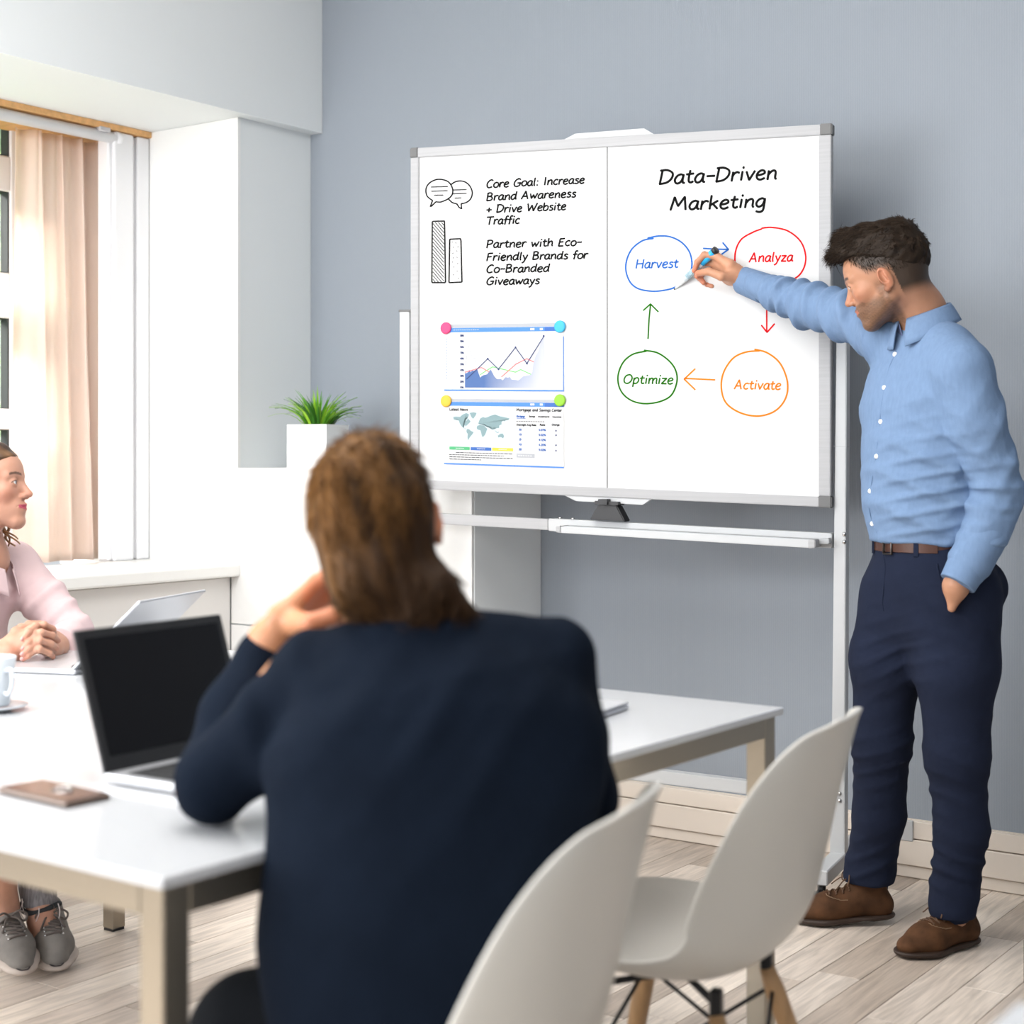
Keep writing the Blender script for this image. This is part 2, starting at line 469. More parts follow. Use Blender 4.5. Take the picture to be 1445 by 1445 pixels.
slab('writing_panel', [(L1-2, topi(L1)-3), (SM-0.8, topi(SM)-3), (SM-0.8, boti(SM)+3), (L1-2, boti(L1)+3)], -0.014, 0.0, M['board_white'])
slab('writing_panel', [(SM+0.8, topi(SM)-3), (R0+2, topi(R0)-3), (R0+2, boti(R0)+3), (SM+0.8, boti(SM)+3)], -0.014, 0.0, M['board_white'])
slab('centre_seam', [(SM-1.0, topi(SM)-3), (SM+1.0, topi(SM)-3), (SM+1.0, boti(SM)+3), (SM-1.0, boti(SM)+3)], -0.013, -0.002, M['cap'])
slab('frame_rail', [(L1-2, top(L1)), (R0+3, top(R0)), (R0+3, topi(R0)), (L1-2, topi(L1))], -0.022, 0.006, M['alu'], bev=0.002)
slab('frame_rail', [(L1-2, boti(L1)), (R0+3, boti(R0)), (R0+3, bot(R0)), (L1-2, bot(L1))], -0.022, 0.006, M['alu'], bev=0.002)
slab('frame_rail', [(L0, top(L0)+13), (L1, top(L0)+12), (L1, bot(L0)-12), (L0, bot(L0)-12)], -0.022, 0.006, M['alu'], bev=0.002)
slab('frame_rail', [(R0, top(R0)+15), (R1, top(R1)+15), (R1-1, bot(R1)-16), (R0, bot(R0)-16)], -0.022, 0.006, M['alu'], bev=0.002)
for (x0, x1, ty, by) in ((L0-0.8, L1-1, 0, 13.5), (R0+1, R1+1.5, 0, 16)):
    slab('corner_cap', [(x0, top(x0)-0.8), (x1, top(x1)-0.8), (x1, top(x1)+by), (x0, top(x0)+by)], -0.024, 0.008, M['cap'], bev=0.003)
    slab('corner_cap', [(x0-2.5 if x0 > 900 else x0, bot(x0)-by), (x1-1, bot(x1)-by), (x1-1, bot(x1)+0.8), (x0-2.5 if x0 > 900 else x0, bot(x0)+0.8)], -0.024, 0.008, M['cap'], bev=0.003)
# top and bottom grip rails
def grip(x0, x1, f, d, sgn):
    q = [(x0, f(x0)), (x1, f(x1)), (x1-14 if sgn < 0 else x1-12, f(x1)+sgn*d), (x0+16, f(x0)+sgn*d)]
    if sgn > 0: q = [q[0], q[1], q[2], q[3]]
    slab('grip_rail', q, -0.016, 0.002, M['stand'], bev=0.0008)
grip(796, 923, top, 8.5, -1); grip(797, 919, bot, 8, 1)

# stand posts, cross bars, feet
OFFB = -0.030
def bar(name, quad, o0, o1, mt, bev=0.002, parent=None): return slab(name, quad, o0, o1, mt, parent, bev)
# side posts sit beside the board in its plane
bar('stand_post', [(1179, 437), (1193.5, 437), (1190, 1200), (1170.5, 1197)], -0.055, -0.012, M['stand'])
bar('stand_post', [(561, 438), (575, 438), (575, 1122), (561, 1120)], -0.055, -0.012, M['stand'])
bar('post_cap', [(560, 436.5), (578, 436.0), (578, 439.5), (560, 440)], -0.057, -0.010, M['cap'], 0.001)
slab('post_track', [(575.3, 441), (580, 441), (580, 1110), (575.3, 1110)], -0.050, -0.022, M['stand_dark'])
slab('post_joint', [(1174.8, 629), (1193.2, 630), (1193.2, 631), (1174.8, 630)], -0.055, -0.0115, M['stand_dark'])
def cb(x): return vy(1172, 753, x)
bar('cross_bar', [(771, cb(771)), (1172, cb(1172)), (1172, cb(1172)+21), (771, cb(771)+17.5)], -0.050, -0.014, M['stand'])
bar('cross_bar', [(574, cb(574)+1), (770.5, cb(770.5)+1), (770.5, cb(770.5)+16.5), (574, cb(574)+16)], -0.050, -0.016, M['alu'])
def lbr(x): return vy(1172, 1119, x)
bar('lower_bar', [(575, lbr(575)), (1172, lbr(1172)), (1172, lbr(1172)+19), (575, lbr(575)+17)], -0.050, -0.016, M['stand'])
# pivot bracket
pv = bar('pivot_bracket', [(846, 712), (872, 713), (884, 736), (834, 733)], -0.035, 0.012, M['black_plastic'], 0.003)
slab('pivot_clamp', [(843, 706.5), (876, 708), (876, 713), (843, 711.5)], -0.03, 0.022, M['black_plastic'], pv, 0.001)
slab('pivot_knob', [(849, 704), (862, 704), (862, 712), (849, 712)], 0.0, 0.03, M['black_plastic'], pv, 0.001)
# marker tray
def tr_(x): return vy(1170, 762, x)
tray = slab('marker_tray', [(797, tr_(797)), (1150, tr_(1150)), (1150, tr_(1150)+11), (797, tr_(797)+9)], -0.010, 0.055, M['stand'], bev=0.0015)
slab('tray_groove', [(805, tr_(805)-0.8), (1148, tr_(1148)-0.8), (1148, tr_(1148)+1.0), (805, tr_(805)+1.0)], -0.008, 0.045, M['stand_dark'], tray)
slab('tray_end_cap', [(795, tr_(795)), (802, tr_(802)-1), (802, tr_(802)+9), (795, tr_(795)+8.5)], -0.010, 0.058, M['alu'], tray, 0.002)
slab('tray_end_cap', [(1148, tr_(1148)-1), (1158, tr_(1158)-1), (1158, tr_(1158)+10), (1148, tr_(1148)+12)], -0.010, 0.060, M['alu'], tray, 0.002)
slab('tray_hook', [(1156, 760), (1172, 759), (1172, 767), (1156, 768)], -0.012, 0.02, M['stand_dark'], tray, 0.002)
for (x, y) in ((1190, 754), (1190, 765), (1183.5, 1121), (1183.5, 1131)):
    bm = bmesh.new(); c = bp(x, y, -0.0115); tube(bm, [c, c+BN*0.004], [0.0062, 0.0045], 10)
    obj_bm('screw', bm, M['chrome'], board, True)
for x in (785, 803):
    bm = bmesh.new(); c = bp(x, cb(x), -0.03); tube(bm, [c, c+Vector((0, 0, 0.005))], 0.006, 8); obj_bm('screw', bm, M['chrome'], board, True)
# feet and casters
for pxb in (1180, 567):
    pb = bp(pxb, 1180 if pxb > 900 else 1100, -0.033); c0 = Vector((pb.x, pb.y, 0)); n = BN
    bm = bmesh.new()
    vs = box(bm, (-0.022, -0.30, 0.085), (0.022, 0.22, 0.125), 0.003)
    Mx = Matrix.Translation(c0) @ Matrix(((-BU.x, n.x, 0, 0), (-BU.y, n.y, 0, 0), (0, 0, 1, 0), (0, 0, 0, 1)))
    bmesh.ops.transform(bm, matrix=Mx, verts=bm.verts[:])
    ft = obj_bm('stand_foot', bm, M['stand'], board)
    # post continues down to the foot
    bm = bmesh.new(); box(bm, (-0.02, -0.02, 0.12), (0.02, 0.02, 0.32)); bmesh.ops.transform(bm, matrix=Mx, verts=bm.verts[:])
    obj_bm('post_base', bm, M['stand'], board)
    for yy in (-0.27, 0.195):
        cc = c0+n*yy
        bm = bmesh.new(); tube(bm, [cc+Vector((0, 0, 0.086)), cc+Vector((0, 0, 0.05))], 0.012, 8)
        for sgn in (-1, 1):
            a = cc-BU*(0.012*sgn)+Vector((0, 0, 0.031)); tube(bm, [a-BU*0.008*sgn, a+BU*0.008*sgn], 0.031, 20)
        tube(bm, [cc+n*0.02+Vector((0, 0, 0.065)), cc+n*0.05+Vector((0, 0, 0.055))], [0.010, 0.006], 8)
        obj_bm('caster', bm, M['black_plastic'], board, True)

# ---------------------------------------------------------------- stroke lettering
G = {}
def gl(ch, adv, *st): G[ch] = (adv, [([tuple(map(float, q.split(','))) for q in s.lstrip('!').split()], s.startswith('!')) for s in st])
gl(' ', 4.4); gl('a', 6.2, '5,5.6 3.6,6.4 1.7,5.4 .6,2.8 1.2,.6 2.6,.1 4.2,1.7 5,5.4', '5.1,6.2 4.8,2.6 5.1,.6 6,.3')
gl('b', 6.4, '1.2,10 .9,5 .9,.4', '.9,3.2 2.2,5.6 4,6.2 5.4,4.8 5.3,2.2 3.8,.2 2,.1 .9,1.2')
gl('c', 5.4, '4.8,5.5 3.6,6.4 1.8,5.5 .7,3.2 1.2,.9 2.8,0 4.6,.8'); gl('d', 6.6, '5,5.6 3.6,6.4 1.7,5.4 .6,2.8 1.2,.6 2.6,.1 4.2,1.6 5.2,4.8', '5.7,10 5.2,5 5.2,1.2 5.9,.2')
gl('e', 5.9, '.8,3.1 3,3.4 4.8,4.4 4.6,5.9 3.2,6.5 1.5,5.3 .7,3 1.3,.7 3,-.1 5.1,.9')
gl('f', 4.6, '4.8,9.6 3.6,10.2 2.5,9 2.1,6 1.9,2.5 1.5,-.5', '!.4,5.6 4.2,6')
gl('g', 6.2, '5,5.5 3.6,6.4 1.7,5.4 .6,3 1.2,.8 2.6,.3 4.2,1.8 5,5.2', '5.1,6.2 5,1 4.6,-2.6 2.9,-3.7 .9,-3.1')
gl('h', 6.4, '!1.2,10 .9,0', '.9,3 2.4,5.4 4,6.3 4.9,5 4.9,1.4 5.5,.1'); gl('i', 3.0, '!1.5,6.2 1.2,.1', '!1.7,8.5 1.9,9.5')
gl('k', 6.0, '!1.2,10 .9,0', '!5,6 1.1,2.9', '!2.4,3.8 5.2,.1'); gl('l', 3.0, '1.6,10 1.2,5 1.3,1 1.9,.1')
gl('m', 9.0, '!1.1,6.2 .9,0', '.9,3 2.2,5.5 3.6,6.2 4.3,5 4.3,0', '4.3,3 5.7,5.6 7.1,6.2 7.8,5 7.8,1.2 8.4,.1')
gl('n', 6.3, '!1.1,6.2 .9,0', '.9,3 2.4,5.5 4,6.3 4.9,5 4.9,1.4 5.5,.1'); gl('o', 6.1, '3.4,6.4 1.6,5.6 .6,3.1 1.2,.8 2.8,0 4.7,.9 5.5,3.4 4.9,5.6 3.3,6.4')
gl('p', 6.3, '!1.2,6.3 .8,-3.6', '1,3.6 2.4,5.8 4.1,6.4 5.4,5 5.2,2.3 3.7,.3 1.9,.2 .9,1.4'); gl('r', 4.8, '!1.2,6.3 .9,0', '.9,3 2,5.3 3.4,6.2 4.6,5.6')
gl('s', 5.0, '4.4,5.6 3,6.3 1.5,5.6 1.6,4.2 3.6,2.8 4.1,1.2 2.6,0 .6,.5'); gl('t', 4.8, '2.3,8.6 1.9,4 2.1,1 3.2,.1 4.4,.8', '!.4,5.9 4.3,6.3')
gl('u', 6.3, '1,6.2 .8,2.6 1.6,.4 3.2,.4 4.8,2.6 5.2,6.2', '5.2,6.2 5,1.8 5.6,.1'); gl('v', 5.8, '!.7,6.1 2.6,.1 5.2,6.4'); gl('w', 8.2, '!.7,6.1 2,.2 4.1,4.8 5.3,.2 7.8,6.4')
gl('y', 5.8, '!.8,6.2 2.8,1.2', '5.2,6.4 3.2,.8 1.8,-2.6 .2,-3.6'); gl('z', 5.6, '!.8,6 4.8,6.1 .7,.2 5,.2')
gl('A', 8.2, '!.2,0 3.9,9.8 6.5,0', '!1.4,3.3 6,3.3'); gl('B', 7.2, '!1.3,9.6 .8,0', '.6,9.3 3.6,9.9 5.4,8.4 4.3,6 1.2,5.3', '1.2,5.3 4.6,5 6,3 4.8,.7 .8,0')
gl('C', 7.2, '6.6,8.8 4.8,9.9 2.4,8.3 .8,4.9 1.2,1.4 3.2,0 6,1.0'); gl('D', 8.2, '!1.5,9.6 .8,0', '.4,9.5 4,9.7 7,7.6 7,4 4.6,1 .6,0')
gl('E', 6.8, '!5.9,9.6 1.6,9.3 .8,0 5.2,.2', '!1.2,5.1 5,5.4'); gl('F', 6.4, '!6,9.7 1.6,9.4 .8,0', '!1.2,5 5,5.3')
gl('G', 8.2, '7,8.7 5.2,9.9 2.6,8.4 .8,4.9 1.2,1.4 3.4,0 6.2,1.3 7,4.2', '!4.2,4.4 7.6,4.6'); gl('H', 8.4, '!1.4,9.8 .8,0', '!7.2,9.8 6.6,0', '!1,4.9 6.9,5.1')
gl('I', 4.0, '!2,9.6 1.7,0'); gl('M', 10.2, '!.5,0 2,9.6 4.4,2.8 7.6,9.6 8.8,0'); gl('N', 8.2, '!.8,0 1.4,9.6 6.4,.2 7.2,9.8')
gl('O', 8.6, '5.2,9.8 2.4,8.6 .8,5 1.4,1.4 3.9,0 6.6,1.8 7.9,5.4 6.9,8.8 4.8,9.9'); gl('P', 6.8, '!1.3,9.4 .8,0', '.6,9.2 3.8,9.9 5.8,8.4 5,5.6 1.2,4.2')
gl('R', 7.2, '!1.3,9.4 .8,0', '.6,9.2 3.8,9.9 5.6,8.4 4.8,5.8 1.2,4.7', '!2.6,4.8 6.2,0'); gl('S', 6.4, '5.6,8.9 3.8,9.9 1.8,8.6 2,6.4 4.6,4.2 4.9,1.6 2.9,0 .4,.8')
gl('T', 7.6, '!.2,9.4 7.4,9.8', '!3.9,9.6 3.2,0'); gl('L', 6.0, '!1.2,9.6 .8,0 5.2,.1'); gl('W', 11.4, '!1,9.6 2.6,.2 5.6,7.6 7.4,.2 10.8,9.8')
gl(':', 3.2, '!1.5,5.2 1.6,6.2', '!1.4,.1 1.5,1.1'); gl('-', 5.4, '!.7,4.3 4.9,4.4'); gl('+', 6.6, '!3.2,6.4 3.2,1', '!.6,3.7 5.8,3.8'); gl('.', 2.6, '!1.1,.2 1.3,.6')
gl('0', 6.2, '3.4,9.8 1.2,8 .8,3.5 2.6,0 5,1.8 5.6,6.5 3.4,9.8'); gl('1', 4.2, '!1,8 2.6,9.8 2.4,0'); gl('2', 6, '1,8.2 3,9.8 5,8.2 4,5 .8,.2 5.4,.2')
gl('3', 6, '1,9 3.4,9.8 5,8 3,5.4 5.4,3 3.4,0 .8,.8'); gl('4', 6.2, '!4.2,0 4.4,9.8 .6,3.2 5.8,3.4'); gl('5', 6, '!5,9.7 1.8,9.6 1.4,5.6', '1.4,5.6 4,6 5.2,3.4 3.6,.2 .8,.6')
gl('7', 5.8, '!.8,9.4 5.4,9.6 2.2,0'); gl('%', 8.6, '2.2,9.4 .8,7.4 2.2,5.4 3.6,7.4 2.2,9.4', '6.6,4 5.2,2 6.6,0 8,2 6.6,4', '!7.2,9.6 1.6,0')
def text_strokes(s, x0, y0, x1, cap, slant=0.10, jit=0.0, rnd=None):
    """polylines in photo px: baseline starts at (x0,y0), fitted to end at x1, following the board's lines"""
    adv = sum(G[c][0] for c in s); sx = (x1-x0)/max(adv-0.8, 1); sy = cap/9.8
    out = []; x = 0.0
    for c in s:
        a, sts = G[c]
        jy = (rnd.random()-0.5)*jit if rnd else 0
        for pts, sharp in sts:
            q = []
            for (gx, gy) in pts:
                X = x0+(x+gx+slant*gy*sy/sx)*sx
                q.append(Vector((X, vy(x0, y0, X)-gy*sy+jy, 0)))
            out.append(q if sharp else smooth_pts(q, 5))
        x += a
    return out
def ink(name, strokes, wpx, mt, parent, fmap=None, off=0.0006):
    """flat ink ribbons lying on the board; wpx = pen width in px"""
    vs = []; fs = []
    fmap = fmap or (lambda x, y: bp(x, y, off))
    parts_ = []
    for q in strokes:      # break at sharp corners so that every leg keeps its width
        q = [Vector((p[0], p[1], 0)) for p in q]; cur = [q[0]]
        for i_ in range(1, len(q)):
            cur.append(q[i_])
            if i_ < len(q)-1:
                a = q[i_]-q[i_-1]; b_ = q[i_+1]-q[i_]
                if a.length > .3 and b_.length > .3 and a.normalized().dot(b_.normalized()) < 0.55: parts_.append(cur); cur = [q[i_]]
        parts_.append(cur)
    for q in parts_:
        r = [q[0]]
        for p in q[1:]:
            if (p-r[-1]).length > 1e-3: r.append(p)
        q = r
        if len(q) == 1: q = [q[0], q[0]+Vector((0.05, 0, 0))]
        n = len(q); h = wpx/2
        t0 = (q[1]-q[0]).normalized(); t1 = (q[-1]-q[-2]).normalized()
        q = [q[0]-t0*h*0.5]+q+[q[-1]+t1*h*0.5]; n += 2
        b0 = len(vs)
        for i_, p in enumerate(q):
            if i_ == 0: t = q[1]-q[0]
            elif i_ == n-1: t = q[-1]-q[-2]
            else:
                ta = (q[i_]-q[i_-1]).normalized(); tb = (q[i_+1]-q[i_]).normalized(); t = ta+tb
                if t.length < 0.2: t = tb
            t.normalize(); nn = Vector((-t.y, t.x, 0))
            k = 0.45 if i_ in (0, n-1) else 1.0
            if 0 < i_ < n-1:
                cs = max(0.6, ta.dot(t)); k = 1/cs
            vs.append(fmap(p.x+nn.x*h*k, p.y+nn.y*h*k)); vs.append(fmap(p.x-nn.x*h*k, p.y-nn.y*h*k))
        for i_ in range(n-1):
            a = b0+2*i_; fs.append((a, a+1, a+3, a+2))
    return obj_py(name, vs, fs, mt, parent)
def inkmat(name, c): return mat(name, c, 0.9, spec=0.1)
M['ink_black'] = inkmat('marker_ink_black', (0.008, 0.008, 0.008)); M['ink_blue'] = inkmat('marker_ink_blue', srgb(45, 100, 180))
M['ink_red'] = inkmat('marker_ink_red', srgb(205, 25, 30)); M['ink_green'] = inkmat('marker_ink_green', srgb(38, 105, 20))
M['ink_orange'] = inkmat('marker_ink_orange', srgb(232, 120, 25))
rn = random.Random(5)
for s, x0, y0, x1 in (('Core Goal: Increase', 686, 265, 824), ('Brand Awareness', 686, 283.2, 812), ('+ Drive Website', 685.5, 300.5, 798),
                      ('Traffic', 686, 317, 732.5), ('Partner with Eco-', 686, 350, 820), ('Friendly Brands for', 686, 368, 828.5),
                      ('Co-Branded', 686, 385, 774.5), ('Giveaways', 686, 402, 760.5)):
    tag(ink('handwriting', text_strokes(s, x0, y0, x1, 10.8, 0.12, 0.5, rn), 2.3, M['ink_black'], board), 'black handwriting reading '+s.replace('+ ', 'plus '))
tag(ink('heading', text_strokes('Data-Driven', 929, 260, 1095, 19.5, 0.12, 0.8, rn), 3.3, M['ink_black'], board), 'black heading reading Data-Driven')
tag(ink('heading', text_strokes('Marketing', 945, 296.8, 1079, 18.5, 0.12, 0.8, rn), 3.3, M['ink_black'], board), 'black heading reading Marketing')
tag(ink('word', text_strokes('Harvest', 896.5, 378.7, 956, 12.3, 0.12), 2.1, M['ink_blue'], board), 'blue word Harvest')
tag(ink('word', text_strokes('Analyza', 1057, 369.8, 1118, 12.8, 0.12), 2.2, M['ink_red'], board), 'red word Analyza')
tag(ink('word', text_strokes('Optimize', 879, 541, 949, 12.5, 0.12), 2.2, M['ink_green'], board), 'green word Optimize')
tag(ink('word', text_strokes('Activate', 1036, 548.8, 1101, 12.8, 0.12), 2.1, M['ink_orange'], board), 'orange word Activate')
def ring(pts): return [smooth_pts([(x, y, 0) for x, y in pts], 10)]
ci = {}
tag(ink('circle_drawing', ring([(922, 336.5), (906, 340), (890, 354), (883, 376), (888, 396), (900, 407), (920, 411), (938, 409.5), (952, 405.5), (968, 395), (976, 378), (974, 358), (963, 343), (947, 334.5), (930, 333), (914, 336)]), 2.3, M['ink_blue'], board), 'blue hand-drawn circle')
tag(ink('circle_drawing', ring([(1075, 323), (1062, 328), (1046, 338), (1038, 355), (1038, 376), (1046, 392), (1062, 402), (1090, 405), (1120, 394), (1133, 381), (1137, 362), (1130, 341), (1112, 326), (1090, 321), (1075, 322)]), 2.3, M['ink_red'], board), 'red hand-drawn circle')
tag(ink('circle_drawing', ring([(909, 494.3), (928, 498), (945, 510), (954, 524), (955, 540), (947, 558), (930, 567), (908, 569.5), (889, 564), (876, 551), (872, 532), (879, 512), (893, 500), (912, 495.5)]), 2.4, M['ink_green'], board), 'green hand-drawn circle')
tag(ink('circle_drawing', ring([(1065, 493), (1083, 498), (1101, 513), (1111, 538), (1109, 561), (1095, 579), (1072, 587), (1046, 583), (1025, 569), (1018, 548), (1021, 526), (1034, 506), (1052, 497), (1072, 495)]), 2.4, M['ink_orange'], board), 'orange hand-drawn circle')
def arr(*ls): return [[(x, y) for x, y in l] for l in ls]
tag(ink('arrow_drawing', arr([(992.5, 350.5), (1010, 351.5), (1028, 352)], [(1020, 342.5), (1028, 352), (1014, 362)]), 2.2, M['ink_blue'], board), 'blue arrow')
tag(ink('arrow_drawing', arr([(1082, 430), (1082, 468)], [(1074.5, 459), (1082.5, 469), (1093, 457)]), 2.2, M['ink_red'], board), 'red arrow')
tag(ink('arrow_drawing', arr([(1009, 536), (966, 534)], [(981, 520.5), (965.5, 535), (981, 550)]), 2.2, M['ink_orange'], board), 'orange arrow')
tag(ink('arrow_drawing', arr([(914.5, 478), (916, 450), (918, 430)], [(908, 438), (918, 429), (929, 440)]), 2.2, M['ink_green'], board), 'green arrow')
def z3(l): return [(560+a/7.229, 220+b_/7.229) for a, b_ in l]   # read from an enlarged crop
bub = [smooth_pts([(x, y, 0) for x, y in z3([(365, 455), (310, 410), (298, 340), (330, 280), (400, 243), (470, 243), (530, 268), (568, 330), (565, 395), (520, 440), (450, 470), (400, 468)])], 8),
       z3([(365, 455), (342, 517), (355, 512), (400, 468)]),
       smooth_pts([(x, y, 0) for x, y in z3([(556, 290), (610, 260), (680, 260), (740, 300), (770, 370), (755, 435), (710, 475), (657, 488)])], 8),
       smooth_pts([(x, y, 0) for x, y in z3([(530, 442), (565, 475), (612, 490)])], 6),
       z3([(612, 488), (635, 525), (662, 540), (657, 488)])]
lines = [z3(l) for l in ([(350, 318), (520, 313)], [(353, 361), (517, 355)], [(383, 401), (474, 400)], [(572, 348), (711, 344)], [(568, 388), (711, 382)], [(592, 431), (657, 428)])]
tag(ink('speech_bubble_drawing', bub, 2.0, M['ink_black'], board), 'two overlapping speech bubbles in black')
ink('speech_line_drawing', lines, 1.5, M['ink_black'], board)
ink('bar_drawing', [z3([(362, 675), (372, 668), (487, 665), (490, 800), (497, 1285), (490, 1293), (365, 1293), (358, 1285), (362, 675)])], 2.1, M['ink_black'], board)
ink('bar_drawing', [z3([(540, 850), (650, 845), (655, 870), (665, 1285), (655, 1288), (535, 1293), (533, 1285), (540, 850)])], 2.1, M['ink_black'], board)
ht = []
for k in range(-4, 16):
    ya = 690+k*38
    a, b_ = (370, ya), (480, ya+130)
    if ya < 680: a = (370+(680-ya)/130*110, 680)
    if b_[1] > 1285: b_ = (370+(1285-ya)/130*110, 1285)
    if b_[0] > a[0]+8: ht.append(z3([a, b_]))
ink('hatching_drawing', ht, 1.15, M['ink_black'], board)
ink('dots_drawing', [z3([p, (p[0]+4, p[1])]) for p in ((564, 880), (600, 888), (575, 932), (622, 928), (612, 970), (570, 992), (574, 1040), (613, 1035), (568, 1083), (620, 1098), (582, 1133), (614, 1176), (576, 1213), (628, 1248))], 1.6, M['ink_black'], board)

# ---------------------------------------------------------------- printed sheets and magnets
M['paper'] = mat('paper_white', (0.62, 0.62, 0.62), 0.8, spec=0.1)
M['print_blue'] = mat('print_blue', srgb(66, 125, 215), 0.6); M['print_dark'] = mat('print_dark_blue', srgb(22, 45, 100), 0.6)
M['print_grey'] = mat('print_grey', srgb(165, 168, 174), 0.6); M['print_line'] = mat('print_pale_line', srgb(190, 192, 205), 0.6)
M['print_map'] = mat('print_map_sea', srgb(190, 202, 208), 0.6); M['print_land'] = mat('print_map_land', srgb(120, 146, 150), 0.6)
M['print_text'] = mat('print_text', srgb(20, 22, 30), 0.6); M['print_green'] = mat('print_green_box', srgb(70, 165, 110), 0.6)
M['print_navy'] = mat('print_navy_box', srgb(45, 95, 170), 0.6); M['print_yellow'] = mat('print_yellow_box', srgb(238, 188, 60), 0.6)
M['print_red'] = mat('print_red_line', srgb(225, 100, 95), 0.6); M['print_lime'] = mat('print_green_line', srgb(100, 200, 95), 0.6)
M['print_attr'] = mat('print_gradient', (1, 1, 1), 0.6, attr=True)
def sheet(name, label, quad, cat='poster'):
    tl, tr, br, bl = quad
    def m(u, v):   # u,v 0..1 from top left
        x = (tl[0]*(1-u)+tr[0]*u)*(1-v)+(bl[0]*(1-u)+br[0]*u)*v
        y = (tl[1]*(1-u)+tr[1]*u)*(1-v)+(bl[1]*(1-u)+br[1]*u)*v
        return x, y
    t = thing(name, label, cat)
    vs = []; fs = []
    n = 10
    for j in range(n+1):
        for i_ in range(n+1):
            x, y = m(i_/n, j/n); vs.append(bp(x, y, 0.0016))
    for j in range(n+1):
        for i_ in range(n+1):
            x, y = m(i_/n, j/n); vs.append(bp(x, y, 0.0008))
    K = (n+1)**2
    for j in range(n):
        for i_ in range(n):
            a = j*(n+1)+i_; fs.append((a, a+n+1, a+n+2, a+1)); fs.append((K+a, K+a+1, K+a+n+2, K+a+n+1))
    obj_py('paper', vs, fs, M['paper'], t)
    return t, m
def patch(name, m, poly, mt, parent, off=0.0020, cols=None):
    bm = bmesh.new(); vv = []
    for (u, v) in poly:
        x, y = m(u, v); vv.append(bm.verts.new(bp(x, y, off)))
    bm.faces.new(vv)
    bmesh.ops.triangulate(bm, faces=bm.faces[:])
    return obj_bm(name, bm, mt, parent)
def rect(m, a, b_, c, d): return [(a, b_), (c, b_), (c, d), (a, d)]
def pline(name, m, polys, w_, mt, parent, off=0.0024):
    qs = []
    for p in polys: qs.append([m(u, v) for (u, v) in p])
    o_ = ink(name, qs, w_, mt, parent, lambda x, y: bp(x, y, off))
    if len(qs) > 1: o_['kind'] = 'stuff'
    return o_
def ptext(name, m, items, w_, mt, parent, off=0.0024):
    """items: (string, u0, v_baseline, u1, cap in px)"""
    st = []
    for s, u0, v0, u1, cap in items:
        x0, y0 = m(u0, v0); x1, y1 = m(u1, v0)
        adv = sum(G[c][0] for c in s); sx = (x1-x0)/adv; x = 0
        for c in s:
            for pts, sharp in G[c][1]:
                q = [Vector((x0+(x+gx)*sx, y0+(y1-y0)*(x+gx)/adv-gy*cap/9.8, 0)) for gx, gy in pts]
                st.append(q if sharp else smooth_pts(q, 2))
            x += G[c][0]
    o_ = ink(name, st, w_, mt, parent, lambda x, y: bp(x, y, off)); o_['kind'] = 'stuff'; return o_

s1, m1 = sheet('printed_chart', 'printed line and area chart sheet under the pink and blue magnets', [(627, 458), (796, 455.5), (796, 552.5), (627, 551.5)])
patch('header_bar', m1, rect(m1, 0.0, 0.055, 1.0, 0.12), M['print_blue'], s1)
patch('tool_bar', m1, rect(m1, 0.0, 0.0, 1.0, 0.052), M['print_grey'], s1)
patch('header_field', m1, rect(m1, 0.72, 0.072, 0.755, 0.103), M['paper'], s1, 0.0023)
patch('header_field', m1, rect(m1, 0.80, 0.072, 0.825, 0.103), M['paper'], s1, 0.0023)
patch('header_field', m1, rect(m1, 0.84, 0.06, 1.0, 0.115), M['print_navy'], s1, 0.0023)
pline('header_marks', m1, [[(0.08+k*0.018, 0.085), (0.09+k*0.018, 0.085)] for k in range(12)], 0.8, M['print_line'], s1)
patch('bottom_bar', m1, rect(m1, 0.0, 0.978, 1.0, 1.0), M['print_blue'], s1)
patch('side_bar', m1, rect(m1, 0.993, 0.20, 1.0, 0.98), M['print_blue'], s1)
pline('side_marks', m1, [[(0.02, 0.22+k*0.042), (0.026, 0.22+k*0.042)] for k in range(15)], 1.0, M['print_blue'], s1)
gx0, gx1, gy0, gy1 = 0.175, 0.84, 0.16, 0.95
pline('grid_lines', m1, [[(gx0, gy0+(gy1-gy0)*k/18), (gx1, gy0+(gy1-gy0)*k/18)] for k in range(13)]+[[(gx, gy0), (gx, gy1)] for gx in (0.175, 0.315, 0.41, 0.505, 0.60, 0.65, 0.70, 0.75, 0.80)], 0.45, M['print_line'], s1, 0.0021)
ptext('axis_figures', m1, [('%d%%' % (100-10*k) if False else ['100%', '55%', '50%', '75%', '45%', '57%', '47%', '30%', '20%', '0%'][k], 0.135, gy0+0.022+(gy1-gy0)*k/9.15, 0.165, 2.4) for k in range(10)], 0.8, M['print_dark'], s1)
prof = [(0.175, .69), (0.18, .74), (0.20, .72), (0.212, .68), (0.222, .72), (0.235, .69), (0.245, .70), (0.26, .69), (0.275, .66), (0.29, .74), (0.302, .80), (0.315, .78), (0.335, .76), (0.36, .75), (0.375, .71), (0.39, .68), (0.405, .73), (0.42, .78), (0.44, .82),
        (0.475, .82), (0.49, .84), (0.515, .79), (0.53, .80), (0.55, .79), (0.565, .83), (0.59, .83), (0.62, .84), (0.635, .82), (0.66, .78), (0.69, .77), (0.72, .76), (0.737, .72), (0.745, .60), (0.765, .48), (0.785, .42), (0.80, .32), (0.82, .24), (0.838, .16), (0.84, .95)]
